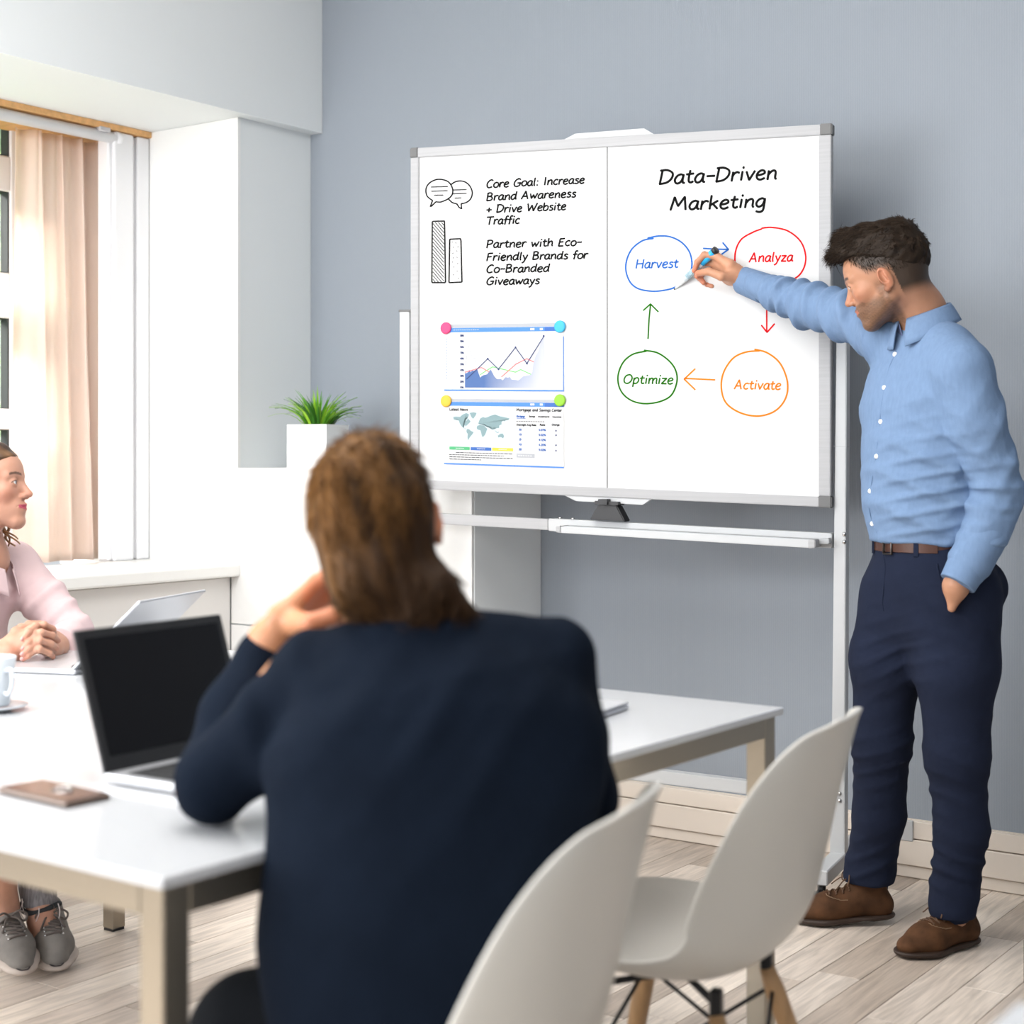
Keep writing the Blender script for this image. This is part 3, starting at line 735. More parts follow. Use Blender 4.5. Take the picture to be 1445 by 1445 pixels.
def area_chart():
    vs = []; fs = []; cs = []
    c0 = np.array(srgb(62, 95, 150)); c1 = np.array((0.52, 0.53, 0.58))
    for (u, v) in prof[:-1]:
        f = max(0, min(1, (u-0.34)/0.48))**0.8
        for vv in (v, gy1):
            x, y = m1(u, vv); vs.append(bp(x, y, 0.0022)); g_ = f if vv == gy1 else f*0.8
            cs.append((*(c0*(1-g_)+c1*g_), 1.0))
    for k in range(len(prof)-2): a = 2*k; fs.append((a, a+1, a+3, a+2))
    ob = obj_py('area_graph', vs, fs, M['print_attr'], s1)
    at = ob.data.color_attributes.new('Col', 'FLOAT_COLOR', 'POINT')
    at.data.foreach_set('color', [c for q in cs for c in q])
area_chart()
pline('blue_graph', m1, [[(0.19, .82), (0.285, .66), (0.365, .52), (0.455, .675), (0.597, .355), (0.692, .59), (0.835, .19)]], 1.2, M['print_dark'], s1, 0.0027)
pline('blue_graph_points', m1, [[(u-0.003, v), (u+0.004, v)] for u, v in ((0.365, .52), (0.455, .675), (0.597, .355), (0.692, .59), (0.832, .19))], 2.8, M['print_dark'], s1, 0.0029)
pline('red_graph', m1, [[(0.175, .72), (0.27, .67), (0.315, .65), (0.375, .715)], [(0.48, .79), (0.60, .60), (0.692, .52), (0.75, .57)]], 1.1, M['print_red'], s1, 0.0026)
pline('green_graph', m1, [[(0.30, .76), (0.35, .70), (0.405, .64), (0.48, .67), (0.597, .72), (0.64, .68), (0.725, .75)]], 1.1, M['print_lime'], s1, 0.0025)
pline('faint_graph', m1, [[(0.18, .62), (0.195, .42), (0.207, .33), (0.22, .42), (0.235, .48), (0.25, .52), (0.262, .50), (0.275, .64)]], 0.5, M['print_grey'], s1, 0.0024)

s2, m2 = sheet('printed_news_page', 'printed news page with grey world map under the yellow and green magnets', [(627, 562.5), (796, 564), (796, 660.8), (627, 655)])
patch('tool_bar', m2, rect(m2, 0, 0, 1, 0.045), M['print_grey'], s2)
patch('header_bar', m2, rect(m2, 0, 0.048, 1, 0.108), M['print_blue'], s2)
patch('header_field', m2, rect(m2, 0.72, 0.06, 0.755, 0.09), M['paper'], s2, 0.0023)
patch('header_field', m2, rect(m2, 0.80, 0.06, 0.825, 0.09), M['paper'], s2, 0.0023)
patch('header_field', m2, rect(m2, 0.84, 0.05, 1.0, 0.106), M['print_navy'], s2, 0.0023)
patch('bottom_bar', m2, rect(m2, 0, 0.978, 1, 1.0), M['print_blue'], s2)
patch('map_sea', m2, rect(m2, 0.045, 0.205, 0.575, 0.725), M['print_map'], s2)
def z8(l): return [((((600+a/6.568)-627)/169.0), ((540+b_/6.568)-563.2-(((600+a/6.568)-627)/169)*1.5)/(92.5+(((600+a/6.568)-627)/169)*4.0)) for a, b_ in l]
for nm, pol in (('north_america', [(262, 322), (290, 318), (325, 322), (350, 300), (385, 285), (410, 300), (400, 325), (375, 320), (370, 345), (385, 360), (400, 335), (425, 365), (405, 385), (390, 400), (375, 410), (372, 398), (350, 400), (362, 425), (385, 432), (375, 436), (345, 415), (325, 385), (315, 355), (298, 338), (268, 345)]),
                ('greenland', [(415, 285), (450, 278), (480, 285), (470, 310), (448, 340), (432, 325)]),
                ('south_america', [(388, 435), (410, 435), (425, 450), (452, 462), (440, 485), (425, 500), (410, 522), (402, 540), (395, 515), (398, 480), (386, 462)]),
                ('africa', [(485, 405), (510, 395), (550, 402), (565, 420), (580, 432), (572, 450), (562, 480), (545, 505), (530, 505), (522, 470), (515, 445), (490, 440), (480, 425)]),
                ('eurasia', [(495, 385), (500, 365), (515, 350), (515, 335), (540, 322), (560, 330), (585, 322), (610, 310), (650, 300), (665, 312), (700, 318), (740, 325), (785, 335), (775, 350), (745, 345), (740, 365), (725, 355), (710, 370), (712, 392), (690, 400), (688, 425), (665, 425), (660, 430), (650, 415), (640, 412), (625, 440), (610, 412), (590, 408), (580, 418), (560, 400), (555, 385), (535, 388), (515, 378)]),
                ('australia', [(675, 495), (700, 478), (722, 475), (735, 500), (725, 520), (705, 508), (680, 512)]),
                ('islands', [(650, 445), (668, 462), (690, 460), (680, 470), (660, 465)])):
    patch('map_land', m2, z8(pol), M['print_land'], s2, 0.0024)
for a, b_, mt in ((0.045, 0.215, 'print_green'), (0.222, 0.395, 'print_navy'), (0.402, 0.577, 'print_yellow')):
    patch('map_button', m2, rect(m2, a, 0.728, b_, 0.775), M[mt], s2)
    pline('button_marks', m2, [[(a+0.055+k*0.014, 0.75), (a+0.064+k*0.014, 0.75)] for k in range(5)], 0.9, M['paper'], s2)
ptext('print_title', m2, [('Latest News', 0.045, 0.18, 0.20, 3.6)], 0.85, M['print_text'], s2)
ptext('print_title', m2, [('Mortgage and Savings Center', 0.605, 0.175, 0.985, 3.8)], 0.85, M['print_text'], s2)
pr2 = random.Random(2); body = []
for k in range(4):
    u = 0.10 if k == 0 else 0.045
    end = (0.575, 0.50, 0.575, 0.31)[k]
    while u < end:
        l = 0.008+pr2.random()*0.022; body.append([(u, 0.815+k*0.034), (min(u+l, end), 0.815+k*0.034)]); u += l+0.007
pline('print_lines', m2, body, 1.0, M['print_text'], s2)
ptext('print_text', m2, [('Mortgage', 0.605, 0.262, 0.675, 2.2)], 0.8, M['print_navy'], s2)
patch('tab_underline', m2, rect(m2, 0.605, 0.275, 0.68, 0.285), M['print_navy'], s2)
ptext('print_text', m2, [('Savings', 0.71, 0.262, 0.76, 2.0), ('Investments', 0.785, 0.262, 0.88, 2.0), ('Insurance', 0.905, 0.262, 0.98, 2.0)], 0.7, M['print_text'], s2)
ptext('print_text', m2, [('Overnight Avg Rate', 0.605, 0.39, 0.77, 2.4), ('Rate', 0.80, 0.385, 0.845, 2.4), ('Change', 0.90, 0.38, 0.965, 2.4)], 0.75, M['print_text'], s2)
pline('print_lines', m2, [[(0.605+k*0.02, 0.327), (0.617+k*0.02, 0.327)] for k in range(12)], 0.9, M['print_text'], s2)
for k, r_ in enumerate(('5.07%', '5.02%', '4.12%', '4.20%', '5.02%')):
    v = 0.462+k*0.073
    ptext('print_text', m2, [(('30', '15', '5', '10', '20')[k], 0.625, v, 0.648, 2.4), (r_, 0.79, v, 0.85, 2.6)], 0.8, M['print_navy'], s2)
    pline('table_rule', m2, [[(0.605, v+0.022), (0.985, v+0.022)]], 0.4, M['print_line'], s2)
    s = 1 if k in (0, 4) else -1
    if k != 2: patch('rate_arrow', m2, [(0.925, v-0.01+0.012*s), (0.945, v-0.01+0.012*s), (0.935, v-0.01-0.014*s)], M['print_dark'], s2)
patch('print_button', m2, rect(m2, 0.605, 0.805, 0.757, 0.865), M['print_grey'], s2)
pline('button_marks', m2, [[(0.62+k*0.02, 0.835), (0.632+k*0.02, 0.835)] for k in range(6)], 1.2, M['paper'], s2)

for nm, x, y, c, rr in (('pink', 630.3, 463.2, srgb(240, 75, 130), 1), ('light blue', 791, 461, srgb(70, 190, 240), 1), ('yellow', 630.5, 566, srgb(250, 195, 65), 1), ('lime green', 791, 565, srgb(150, 210, 60), 1)):
    bm = bmesh.new(); c0 = bp(x, y, 0.0024); R_ = 0.0180
    prof_ = [(0.92, 0), (1.0, 0.0014), (1.0, 0.0040), (0.94, 0.0056), (0.78, 0.0064), (0.45, 0.0068), (0.02, 0.0070)]
    pts = [c0+BN*h_ for _, h_ in prof_]
    tube(bm, pts, [R_*r for r, _ in prof_], 28)
    tag(obj_bm('board_magnet', bm, mat('magnet_'+nm.replace(' ', '_'), tuple(0.8*v for v in c), 0.5, spec=0.3), None, True), 'round %s magnet at the %s corner of the %s sheet' % (nm, 'upper left' if x < 700 else 'upper right', 'chart' if y < 500 else 'news'), 'magnet')

# ---------------------------------------------------------------- conference table
ZT = 0.74
def table(name, label, x0, x1, y0, y1, rz=0.0):
    t = thing(name, label, 'table', ((x0+x1)/2, (y0+y1)/2, 0), rz)
    cx, cy = (x0+x1)/2, (y0+y1)/2
    hx, hy = (x1-x0)/2, (y1-y0)/2
    boxobj('tabletop', (-hx, -hy, ZT-0.014), (hx, hy, ZT), M['table_top'], t, 0.003, 2)
    ap = 0.012
    for lo, hi in (((-hx+ap+0.04, -hy+ap, ZT-0.052), (hx-ap-0.04, -hy+ap+0.03, ZT-0.014)), ((-hx+ap+0.04, hy-ap-0.03, ZT-0.052), (hx-ap-0.04, hy-ap, ZT-0.014)),
                   ((-hx+ap, -hy+ap+0.04, ZT-0.052), (-hx+ap+0.03, hy-ap-0.04, ZT-0.014)), ((hx-ap-0.03, -hy+ap+0.04, ZT-0.052), (hx-ap, hy-ap-0.04, ZT-0.014))):
        boxobj('apron', lo, hi, M['taupe'], t, 0.001)
    for sx in (-1, 1):
        for sy in (-1, 1):
            a = sx*(hx-ap-0.02); b_ = sy*(hy-ap-0.02)
            lg = boxobj('leg', (a-0.02, b_-0.02, 0.006), (a+0.02, b_+0.02, ZT-0.014), M['taupe'], t, 0.002)
            boxobj('leg_glide', (a-0.018, b_-0.018, 0.0), (a+0.018, b_+0.018, 0.0065), M['black_plastic'], lg)
    return t
table('conference_table', 'long white conference table with taupe metal frame in the foreground', -2.2563-.955, -2.2563+.955, 1.9557-.749, 1.9557+.749, -.0206)
table('side_table', 'white tabletop corner at the bottom right edge of the photo', -0.425, 0.9, 0.35, 1.34)
c = W(1444, 1390, 3.6)
tb = boxobj('floor_box', (c.x, c.y, 0.0), (c.x+0.30, c.y+0.28, 0.105), M['black_plastic'], None, 0.004)
tag(tb, 'black box standing on the floor at the right edge', 'box')

# ---------------------------------------------------------------- moulded shell chairs
def make_chair(label):
    t = thing('shell_chair', label, 'chair', group=None)
    # side profile: x forward, z up, half width, rim curl, and what fraction of the curl goes along +x / +z
    P = [(0.225, 0.405, 0.150, 0.000), (0.215, 0.428, 0.190, 0.012), (0.185, 0.441, 0.212, 0.026), (0.12, 0.440, 0.225, 0.040), (0.04, 0.430, 0.231, 0.050),
         (-0.04, 0.424, 0.234, 0.062), (-0.11, 0.432, 0.236, 0.078), (-0.165, 0.462, 0.236, 0.094), (-0.198, 0.512, 0.234, 0.104), (-0.216, 0.575, 0.231, 0.100),
         (-0.230, 0.640, 0.226, 0.086), (-0.244, 0.705, 0.214, 0.068), (-0.258, 0.760, 0.188, 0.048), (-0.268, 0.796, 0.150, 0.028), (-0.274, 0.813, 0.106, 0.009), (-0.277, 0.820, 0.062, 0.002)]
    Q = [smooth_pts([(p[0], p[1], 0) for p in P], 4), smooth_pts([(p[2], p[3], 0) for p in P], 4)]
    n = len(Q[0]); m_ = 26; vs = []; fs = []
    for i_ in range(n):
        a = Q[0][max(i_-1, 0)]; b_ = Q[0][min(i_+1, n-1)]; tg = (b_-a).normalized()
        nx, nz = tg.y, -tg.x        # normal pointing into the sitter (up over the seat, forward of the back)
        if nz < -0.3 or (nx < 0 and abs(nz) < 0.3): nx, nz = -nx, -nz
        for j in range(m_+1):
            v = -1+2*j/m_
            hw, cu = Q[1][i_].x, Q[1][i_].y
            y = hw*math.sin(v*PI/2*0.98)/math.sin(PI/2*0.98)
            y = hw*(0.55*v+0.45*math.sin(v*PI/2))
            k = cu*abs(v)**2.4
            vs.append((Q[0][i_].x+nx*k, y, Q[0][i_].y+nz*k))
    for i_ in range(n-1):
        for j in range(m_):
            a = i_*(m_+1)+j; fs.append((a, a+1, a+m_+2, a+m_+1))
    sh = obj_py('seat_shell', vs, fs, M['shell'], t, True)
    md = sh.modifiers.new('thick', 'SOLIDIFY'); md.thickness = 0.007; md.offset = 0
    md = sh.modifiers.new('sub', 'SUBSURF'); md.levels = 1; md.render_levels = 1
    tops = {}; feet = {}
    for sx in (1, -1):
        for sy in (1, -1):
            a = Vector((sx*0.10-0.01, sy*0.125, 0.385)); b_ = Vector((sx*0.205-0.01, sy*0.225, 0.004)); tops[sx, sy] = a; feet[sx, sy] = b_
            mid = a.lerp(b_, 0.3)
            bm = bmesh.new(); tube(bm, [a, a.lerp(b_, 0.1), mid, b_.lerp(a, 0.02), b_], [0.012, 0.0165, 0.0165, 0.011, 0.010], 14)
            lg = obj_bm('leg', bm, M['wood'], t, True)
            bm = bmesh.new(); box(bm, (a.x-0.009, a.y-0.009, 0.380), (a.x+0.009, a.y+0.009, 0.425), 0.003)
            obj_bm('leg_bracket', bm, M['black_metal'], lg)
    bm = bmesh.new()
    at = lambda k, s: tops[k].lerp(feet[k], s)
    ks = [(1, 1), (1, -1), (-1, -1), (-1, 1)]
    for i_ in range(4):
        a, b_ = ks[i_], ks[(i_+1) % 4]
        tube(bm, [at(a, 0.08), at(b_, 0.62)], 0.0035, 8); tube(bm, [at(b_, 0.08), at(a, 0.62)], 0.0035, 8)
    obj_bm('wire_brace', bm, M['black_metal'], t, True)
    bm = bmesh.new()
    tube(bm, [tops[1, 1]+Vector((0, 0, .016)), tops[-1, -1]+Vector((0, 0, .016))], 0.006, 8); tube(bm, [tops[1, -1]+Vector((0, 0, .016)), tops[-1, 1]+Vector((0, 0, .016))], 0.006, 8)
    obj_bm('seat_mount', bm, M['black_metal'], t, True)
    return t
def copy_tree(o, parent=None):
    c = o.copy(); COL.objects.link(c); c.parent = parent
    for ch in list(o.children): copy_tree(ch, c)
    return c
ch0 = make_chair('empty white shell chair with wooden legs beside the man in the navy jacket')
ch0.location = (-1.222, 2.161, 0); ch0.rotation_euler = (0, 0, PI+0.163)
ch1 = copy_tree(ch0); ch1.location = (-1.174, 1.463, 0); ch1.rotation_euler = (0, 0, PI+0.27)
ch1['label'] = 'white shell chair on which the man in the navy jacket sits'
ch2 = copy_tree(ch0); ch2.location = (-3.50, 2.38, 0); ch2.rotation_euler = (0, 0, 0.0)
ch2['label'] = 'chair under the woman in pink, one wooden leg beside her sneaker'

# ---------------------------------------------------------------- laptops, phone, cup, plant
M['silver'] = mat('laptop_silver', (0.62, 0.63, 0.66), 0.32, 0.55); M['screen'] = mat('laptop_screen_black', (0.004, 0.004, 0.005), 0.25, spec=0.25)
M['bezel'] = mat('laptop_bezel', (0.012, 0.012, 0.013), 0.35); M['keys'] = mat('laptop_keys', (0.02, 0.02, 0.022), 0.6)
def laptop(name, label, loc, rz, Wd, Dp, tilt, style):
    """origin: hinge left end on the table; x across towards the user, y along the hinge"""
    t = thing(name, label, 'laptop', loc, rz)
    base = boxobj('base', (0, 0, 0.002), (Dp, Wd, 0.014), M['silver'], t, 0.003, 2)
    boxobj('keyboard_well', (0.03, 0.015, 0.0138), (Dp*0.56, Wd-0.015, 0.0146), M['bezel'], base)
    bm = bmesh.new()
    nk, nr = 14, 5
    for r in range(nr):
        for k in range(nk):
            y0 = 0.019+k*(Wd-0.038)/nk; x0 = 0.034+r*(Dp*0.56-0.038)/nr
            box(bm, (x0, y0, 0.0146), (x0+(Dp*0.56-0.038)/nr-0.003, y0+(Wd-0.038)/nk-0.003, 0.0162))
    obj_bm('keys', bm, M['keys'], base)
    boxobj('touchpad', (Dp*0.62, Wd*0.34, 0.0138), (Dp*0.94, Wd*0.66, 0.0144), M['cap'] if style == 'dark' else M['silver'], base)
    lid = bpy.data.objects.new('lid', None)
    bm = bmesh.new(); box(bm, (-0.006, 0, 0), (0.0, Wd, Dp), 0.002)
    R = Matrix.Translation((0.004, 0, 0.012)) @ Matrix.Rotation(-tilt, 4, 'Y')
    bmesh.ops.transform(bm, matrix=R, verts=bm.verts[:])
    lid = obj_bm('lid', bm, M['bezel'], t)
    bm = bmesh.new(); box(bm, (-0.0005, 0.003, 0.003), (0.0012, Wd-0.003, Dp-0.003)); bmesh.ops.transform(bm, matrix=R, verts=bm.verts[:])
    obj_bm('bezel', bm, M['bezel'], lid)
    bm = bmesh.new(); box(bm, (0.0010, 0.014, 0.024), (0.0016, Wd-0.014, Dp-0.014)); bmesh.ops.transform(bm, matrix=R, verts=bm.verts[:])
    obj_bm('screen', bm, M['screen'], lid)
    return t, lid, R
P1 = W(146, 1106, F*(H-ZT)/(1106-CY)); P1.z = ZT+0.001
lp, ld, _ = laptop('laptop', 'open black-screened laptop facing the man in the navy jacket', P1, 0.03, 0.300, 0.212, 0.32, 'dark')
P2 = W(99, 953, F*(H-ZT)/(953-CY)); P2.z = ZT+0.001
# the woman's laptop: its lid back faces the camera
t2 = thing('silver_laptop', 'silver laptop seen from behind in front of the woman in pink', 'laptop', P2, math.radians(20))
Wd, Ln = 0.31, 0.222; a_ = math.radians(47)
bm = bmesh.new(); box(bm, (0.0, 0, 0), (0.006, Wd, Ln), 0.002)
R = Matrix.Translation((0, 0, 0.012)) @ Matrix.Rotation(a_, 4, 'Y'); bmesh.ops.transform(bm, matrix=R, verts=bm.verts[:])
lid = obj_bm('lid', bm, M['silver'], t2)
bm = bmesh.new()
for a in (0, 1):
    for b_ in (0, 1): box(bm, (0.006, Wd*0.44+a*0.017, Ln*0.44+b_*0.017), (0.0068, Wd*0.44+a*0.017+0.015, Ln*0.44+b_*0.017+0.015))
bmesh.ops.transform(bm, matrix=R, verts=bm.verts[:]); obj_bm('lid_emblem', bm, M['chrome'], lid)
bm = bmesh.new(); box(bm, (-0.0012, 0.004, 0.004), (0.0003, Wd-0.004, Ln-0.004)); bmesh.ops.transform(bm, matrix=R, verts=bm.verts[:]); obj_bm('screen', bm, M['screen'], lid)
boxobj('base', (-0.215, 0, 0.0), (0.012, Wd, 0.011), M['silver'], t2, 0.003)
boxobj('hinge', (-0.012, 0.02, 0.006), (0.016, Wd-0.02, 0.018), M['black_plastic'], t2, 0.004)
P3 = W(888, 1001, F*(H-ZT)/(1001-CY)); P3.z = ZT+0.001
t3 = thing('closed_laptop', 'thin closed silver laptop whose corner shows past the seated man', 'laptop', P3, math.radians(8))
boxobj('base', (-0.32, -0.22, 0.0), (0, 0, 0.008), M['silver'], t3, 0.003, 2)
boxobj('lid', (-0.32, -0.22, 0.009), (0, 0, 0.014), M['silver'], t3, 0.003, 2)
# phone
P4 = W(103, 1138, F*(H-ZT)/(1140-CY)); P4.z = ZT+0.001
t4 = thing('smartphone', 'brown smartphone lying on the white table by the left edge', 'phone', P4, math.radians(-3))
M['phone'] = mat('phone_brown_reflection', (0.09, 0.04, 0.028), 0.2, 0.1); M['phone_side'] = mat('phone_side_bronze', (0.14, 0.10, 0.08), 0.35, 0.4)  # brown reflection is put into the screen colour
bm = bmesh.new(); box(bm, (-0.155, -0.012, 0.0), (0.0, 0.062, 0.008), 0.003, seg=2); obj_bm('case', bm, M['phone_side'], t4)
boxobj('screen', (-0.151, -0.008, 0.0079), (-0.004, 0.058, 0.0088), M['phone'], t4)
bm = bmesh.new(); tube(bm, [(-0.065+0.014*math.cos(a), 0.028+0.014*math.sin(a), 0.0095+0.002*math.sin(a)) for a in np.linspace(0, 2*PI, 20)], 0.0016, 8); obj_bm('ring_holder', bm, M['chrome'], t4, True)
# cup on saucer
P5 = W(-8, 1003, F*(H-ZT)/(1003-CY)); P5.z = ZT+0.001
t5 = thing('coffee_cup', 'tall white coffee cup on a saucer at the left edge', 'cup', P5, 0)
M['china'] = mat('white_china', (0.62, 0.66, 0.70), 0.15); M['coffee'] = mat('coffee', (0.03, 0.012, 0.02), 0.1)
bm = bmesh.new(); lathe(bm, [(0.0, 0.0095), (0.026, 0.0095), (0.028, 0.013), (0.033, 0.05), (0.039, 0.098), (0.0375, 0.099), (0.031, 0.05), (0.024, 0.018), (0.0, 0.016)], 36); obj_bm('cup_body', bm, M['china'], t5, True)
bm = bmesh.new(); lathe(bm, [(0.0, 0.078), (0.0355, 0.078), (0.0355, 0.086), (0.0, 0.086)], 36); obj_bm('coffee', bm, M['coffee'], t5)
bm = bmesh.new(); tube(bm, smooth_pts([(0.032, 0, 0.075), (0.055, -0.004, 0.078), (0.060, -0.006, 0.055), (0.048, -0.004, 0.035), (0.030, 0, 0.035)], 6), 0.0042, 10); obj_bm('handle', bm, M['china'], t5, True)
t6 = bmesh.new(); lathe(t6, [(0.0, 0.0), (0.030, 0.0), (0.034, 0.003), (0.058, 0.008), (0.060, 0.0095), (0.034, 0.007), (0.0, 0.006)], 40)
so = obj_bm('saucer', t6, M['china'], None, True); so.location = P5; tag(so, 'white saucer under the tall coffee cup at the left edge', 'saucer')

# plant on the low box
pc = W(449, 663, 5.47); pc.z = 1.1745
pt = thing('potted_grass', 'small green grass plant in a square white pot on the ledge', 'plant', pc, math.radians(12))
M['pot'] = mat('pot_white', (0.84, 0.84, 0.84), 0.5)
bm = bmesh.new()
s = 0.078; hgt = 0.150; wl = 0.006
o_ = [(-s, -s), (s, -s), (s, s), (-s, s)]; i2 = [(-s+wl, -s+wl), (s-wl, -s+wl), (s-wl, s-wl), (-s+wl, s-wl)]
A = [bm.verts.new((x, y, 0)) for x, y in o_]; B = [bm.verts.new((x, y, hgt)) for x, y in o_]; Cc = [bm.verts.new((x, y, hgt)) for x, y in i2]; Dd = [bm.verts.new((x, y, hgt-0.03)) for x, y in i2]
bm.faces.new(A[::-1]); bm.faces.new(Dd)
for k in range(4):
    j = (k+1) % 4; bm.faces.new((A[k], A[j], B[j], B[k])); bm.faces.new((B[k], B[j], Cc[j], Cc[k])); bm.faces.new((Cc[k], Cc[j], Dd[j], Dd[k]))
obj_bm('pot', bm, M['pot'], pt)
M['soil'] = mat('soil', (0.04, 0.03, 0.02), 0.9, bump=((60, 60, 60), 0.8, 0.01))
boxobj('soil', (-s+wl, -s+wl, hgt-0.031), (s-wl, s-wl, hgt-0.012), M['soil'], pt)
rg = random.Random(11)
mg = [mat('blade_dark_green', (0.05, 0.20, 0.02), 0.45), mat('blade_green', (0.13, 0.40, 0.03), 0.4), mat('blade_lime', (0.33, 0.62, 0.04), 0.4)]
for k in range(150):
    a = rg.random()*2*PI; r = 0.045*math.sqrt(rg.random()); lean = (r/0.045)*0.9+rg.random()*0.3
    Lg = 0.10+0.06*rg.random(); w0 = 0.0045+0.002*rg.random()
    base = Vector((r*math.cos(a), r*math.sin(a), hgt-0.015)); d = Vector((math.cos(a), math.sin(a), 0)); sd = Vector((-d.y, d.x, 0))
    vs = []; fs = []
    for q in range(7):
        u = q/6; th = lean*(0.35+0.75*u); p = base+d*(Lg*u*math.sin(th))+Vector((0, 0, Lg*u*math.cos(th)))
        ww = w0*(1-u**1.6)+0.0002
        vs += [p-sd*ww, p+d*ww*0.35-Vector((0, 0, 0.001)), p+sd*ww]
    for q in range(6):
        a0 = q*3; fs += [(a0, a0+1, a0+4, a0+3), (a0+1, a0+2, a0+5, a0+4)]
    obj_py('leaf', vs, fs, rg.choice(mg), pt, True)

# ---------------------------------------------------------------- garden beyond the window
M['lawn'] = mat('lawn', (0.16, 0.30, 0.06), 0.9, var=(3, 0.3)); M['bark'] = mat('bark', (0.12, 0.09, 0.06), 0.9, bump=((20, 20, 4), 0.8, 0.02))
gd = boxobj('lawn', (-22, -8, -1.0), (-5.25, 14, -0.8), M['lawn']); tag(gd, kind='structure')
ml = [mat('leaf_dark', (0.22, 0.45, 0.08), 0.6), mat('leaf_mid', (0.42, 0.68, 0.15), 0.6), mat('leaf_bright', (0.70, 0.85, 0.35), 0.6)]
def tree(x, y, hh, sd, label):
    r = random.Random(sd); t = thing('garden_tree', label, 'tree', (x, y, -0.8), 0, None)
    bm = bmesh.new(); tube(bm, smooth_pts([(0, 0, 0), (0.08, 0.03, hh*0.3), (-0.03, 0.06, hh*0.55), (0.05, 0, hh*0.8)], 5), [0.16-0.005*k for k in range(16)], 12)
    for k in range(9):
        a = r.random()*6.28; z = hh*(0.3+0.05*k); l = 1.1-0.06*k
        tube(bm, [(0, 0, z), (l*0.5*math.cos(a), l*0.5*math.sin(a), z+0.35), (l*math.cos(a), l*math.sin(a), z+0.9)], [0.06, 0.035, 0.012], 7)
    obj_bm('trunk', bm, M['bark'], t, True)
    vs = []; fs = []; mi = []
    for k in range(4200):
        cz = hh*(0.34+0.62*r.random()); f = 1-abs((cz/hh-0.62)/0.42)**2; R_ = 1.7*max(0.25, f)**0.5
        a = r.random()*6.28; rr = R_*r.random()**0.45
        c = Vector((rr*math.cos(a), rr*math.sin(a), cz)); n1 = Vector((r.gauss(0, 1), r.gauss(0, 1), r.gauss(0, 1))).normalized(); u = n1.orthogonal().normalized(); v = n1.cross(u); s = 0.045+0.03*r.random()
        b0 = len(vs); vs += [c-u*s*1.5, c-v*s*0.7, c+u*s*1.5, c+v*s*0.7]; fs.append((b0, b0+1, b0+2, b0+3)); mi.append(r.choice((0, 1, 1, 2)))
    ob = obj_py('crown', vs, fs, ml, t); ob.data.polygons.foreach_set('material_index', mi); ob['kind'] = 'stuff'
tree(-9.2, 4.9, 4.6, 1, 'nearest leafy garden tree outside the window pane')
tree(-13.2, 7.6, 5.0, 2, 'farther garden tree behind the nearest one outside the window')
# ---------------------------------------------------------------- implicit surface modelling (one continuous skin per body or garment)
def V3(p): return np.array(p, dtype=np.float64)
class RC:      # tapered limb; squash = (axis, scale) widens the section along axis
    def __init__(s, a, b, ra, rb, k=0.012, squash=None, op='u'):
        s.a, s.b, s.ra, s.rb, s.k, s.op = V3(a), V3(b), ra, rb, k, op
        s.ba = s.b-s.a; s.l2 = max(float(s.ba@s.ba), 1e-12)
        s.sq = None
        if squash: ax = V3(squash[0]); s.sq = (ax/np.linalg.norm(ax), squash[1])
    def __call__(s, P):
        q = P-s.a; t = np.clip(q@s.ba/s.l2, 0, 1); q = q-t[:, None]*s.ba
        r = s.ra+(s.rb-s.ra)*t
        if s.sq:
            w_, sc = s.sq; qw = q@w_; q = q+w_*(qw*(1/sc-1))[:, None]
            return (np.sqrt((q*q).sum(1))-r)*min(1, sc)
        return np.sqrt((q*q).sum(1))-r
class EL:
    def __init__(s, c, r, R=None, k=0.012, op='u'):
        s.c, s.r, s.k, s.op = V3(c), V3(r), k, op; s.R = np.array(R) if R is not None else np.eye(3)
    def __call__(s, P):
        q = (P-s.c)@s.R
        k0 = np.sqrt(((q/s.r)**2).sum(1)); k1 = np.sqrt(((q/s.r**2)**2).sum(1))
        return k0*(k0-1)/np.maximum(k1, 1e-9)
class CUT:     # keep only where f(P) < 0
    def __init__(s, f, k=0.004): s.f, s.k, s.op = f, k, 'i'
    def __call__(s, P): return s.f(P)
def sdf_eval(prims, P, disp=None):
    d = None
    for p in prims:
        v = p(P)
        if d is None: d = v; continue
        k = p.k
        if p.op == 'u':
            h = np.maximum(k-np.abs(d-v), 0)/k; d = np.minimum(d, v)-h*h*k*0.25
        elif p.op == 's':
            v = -v; h = np.maximum(k-np.abs(d-v), 0)/k; d = np.maximum(d, v)+h*h*k*0.25
        else:
            h = np.maximum(k-np.abs(d-v), 0)/k; d = np.maximum(d, v)+h*h*k*0.25
    if disp is not None: d = d-disp(P)
    return d
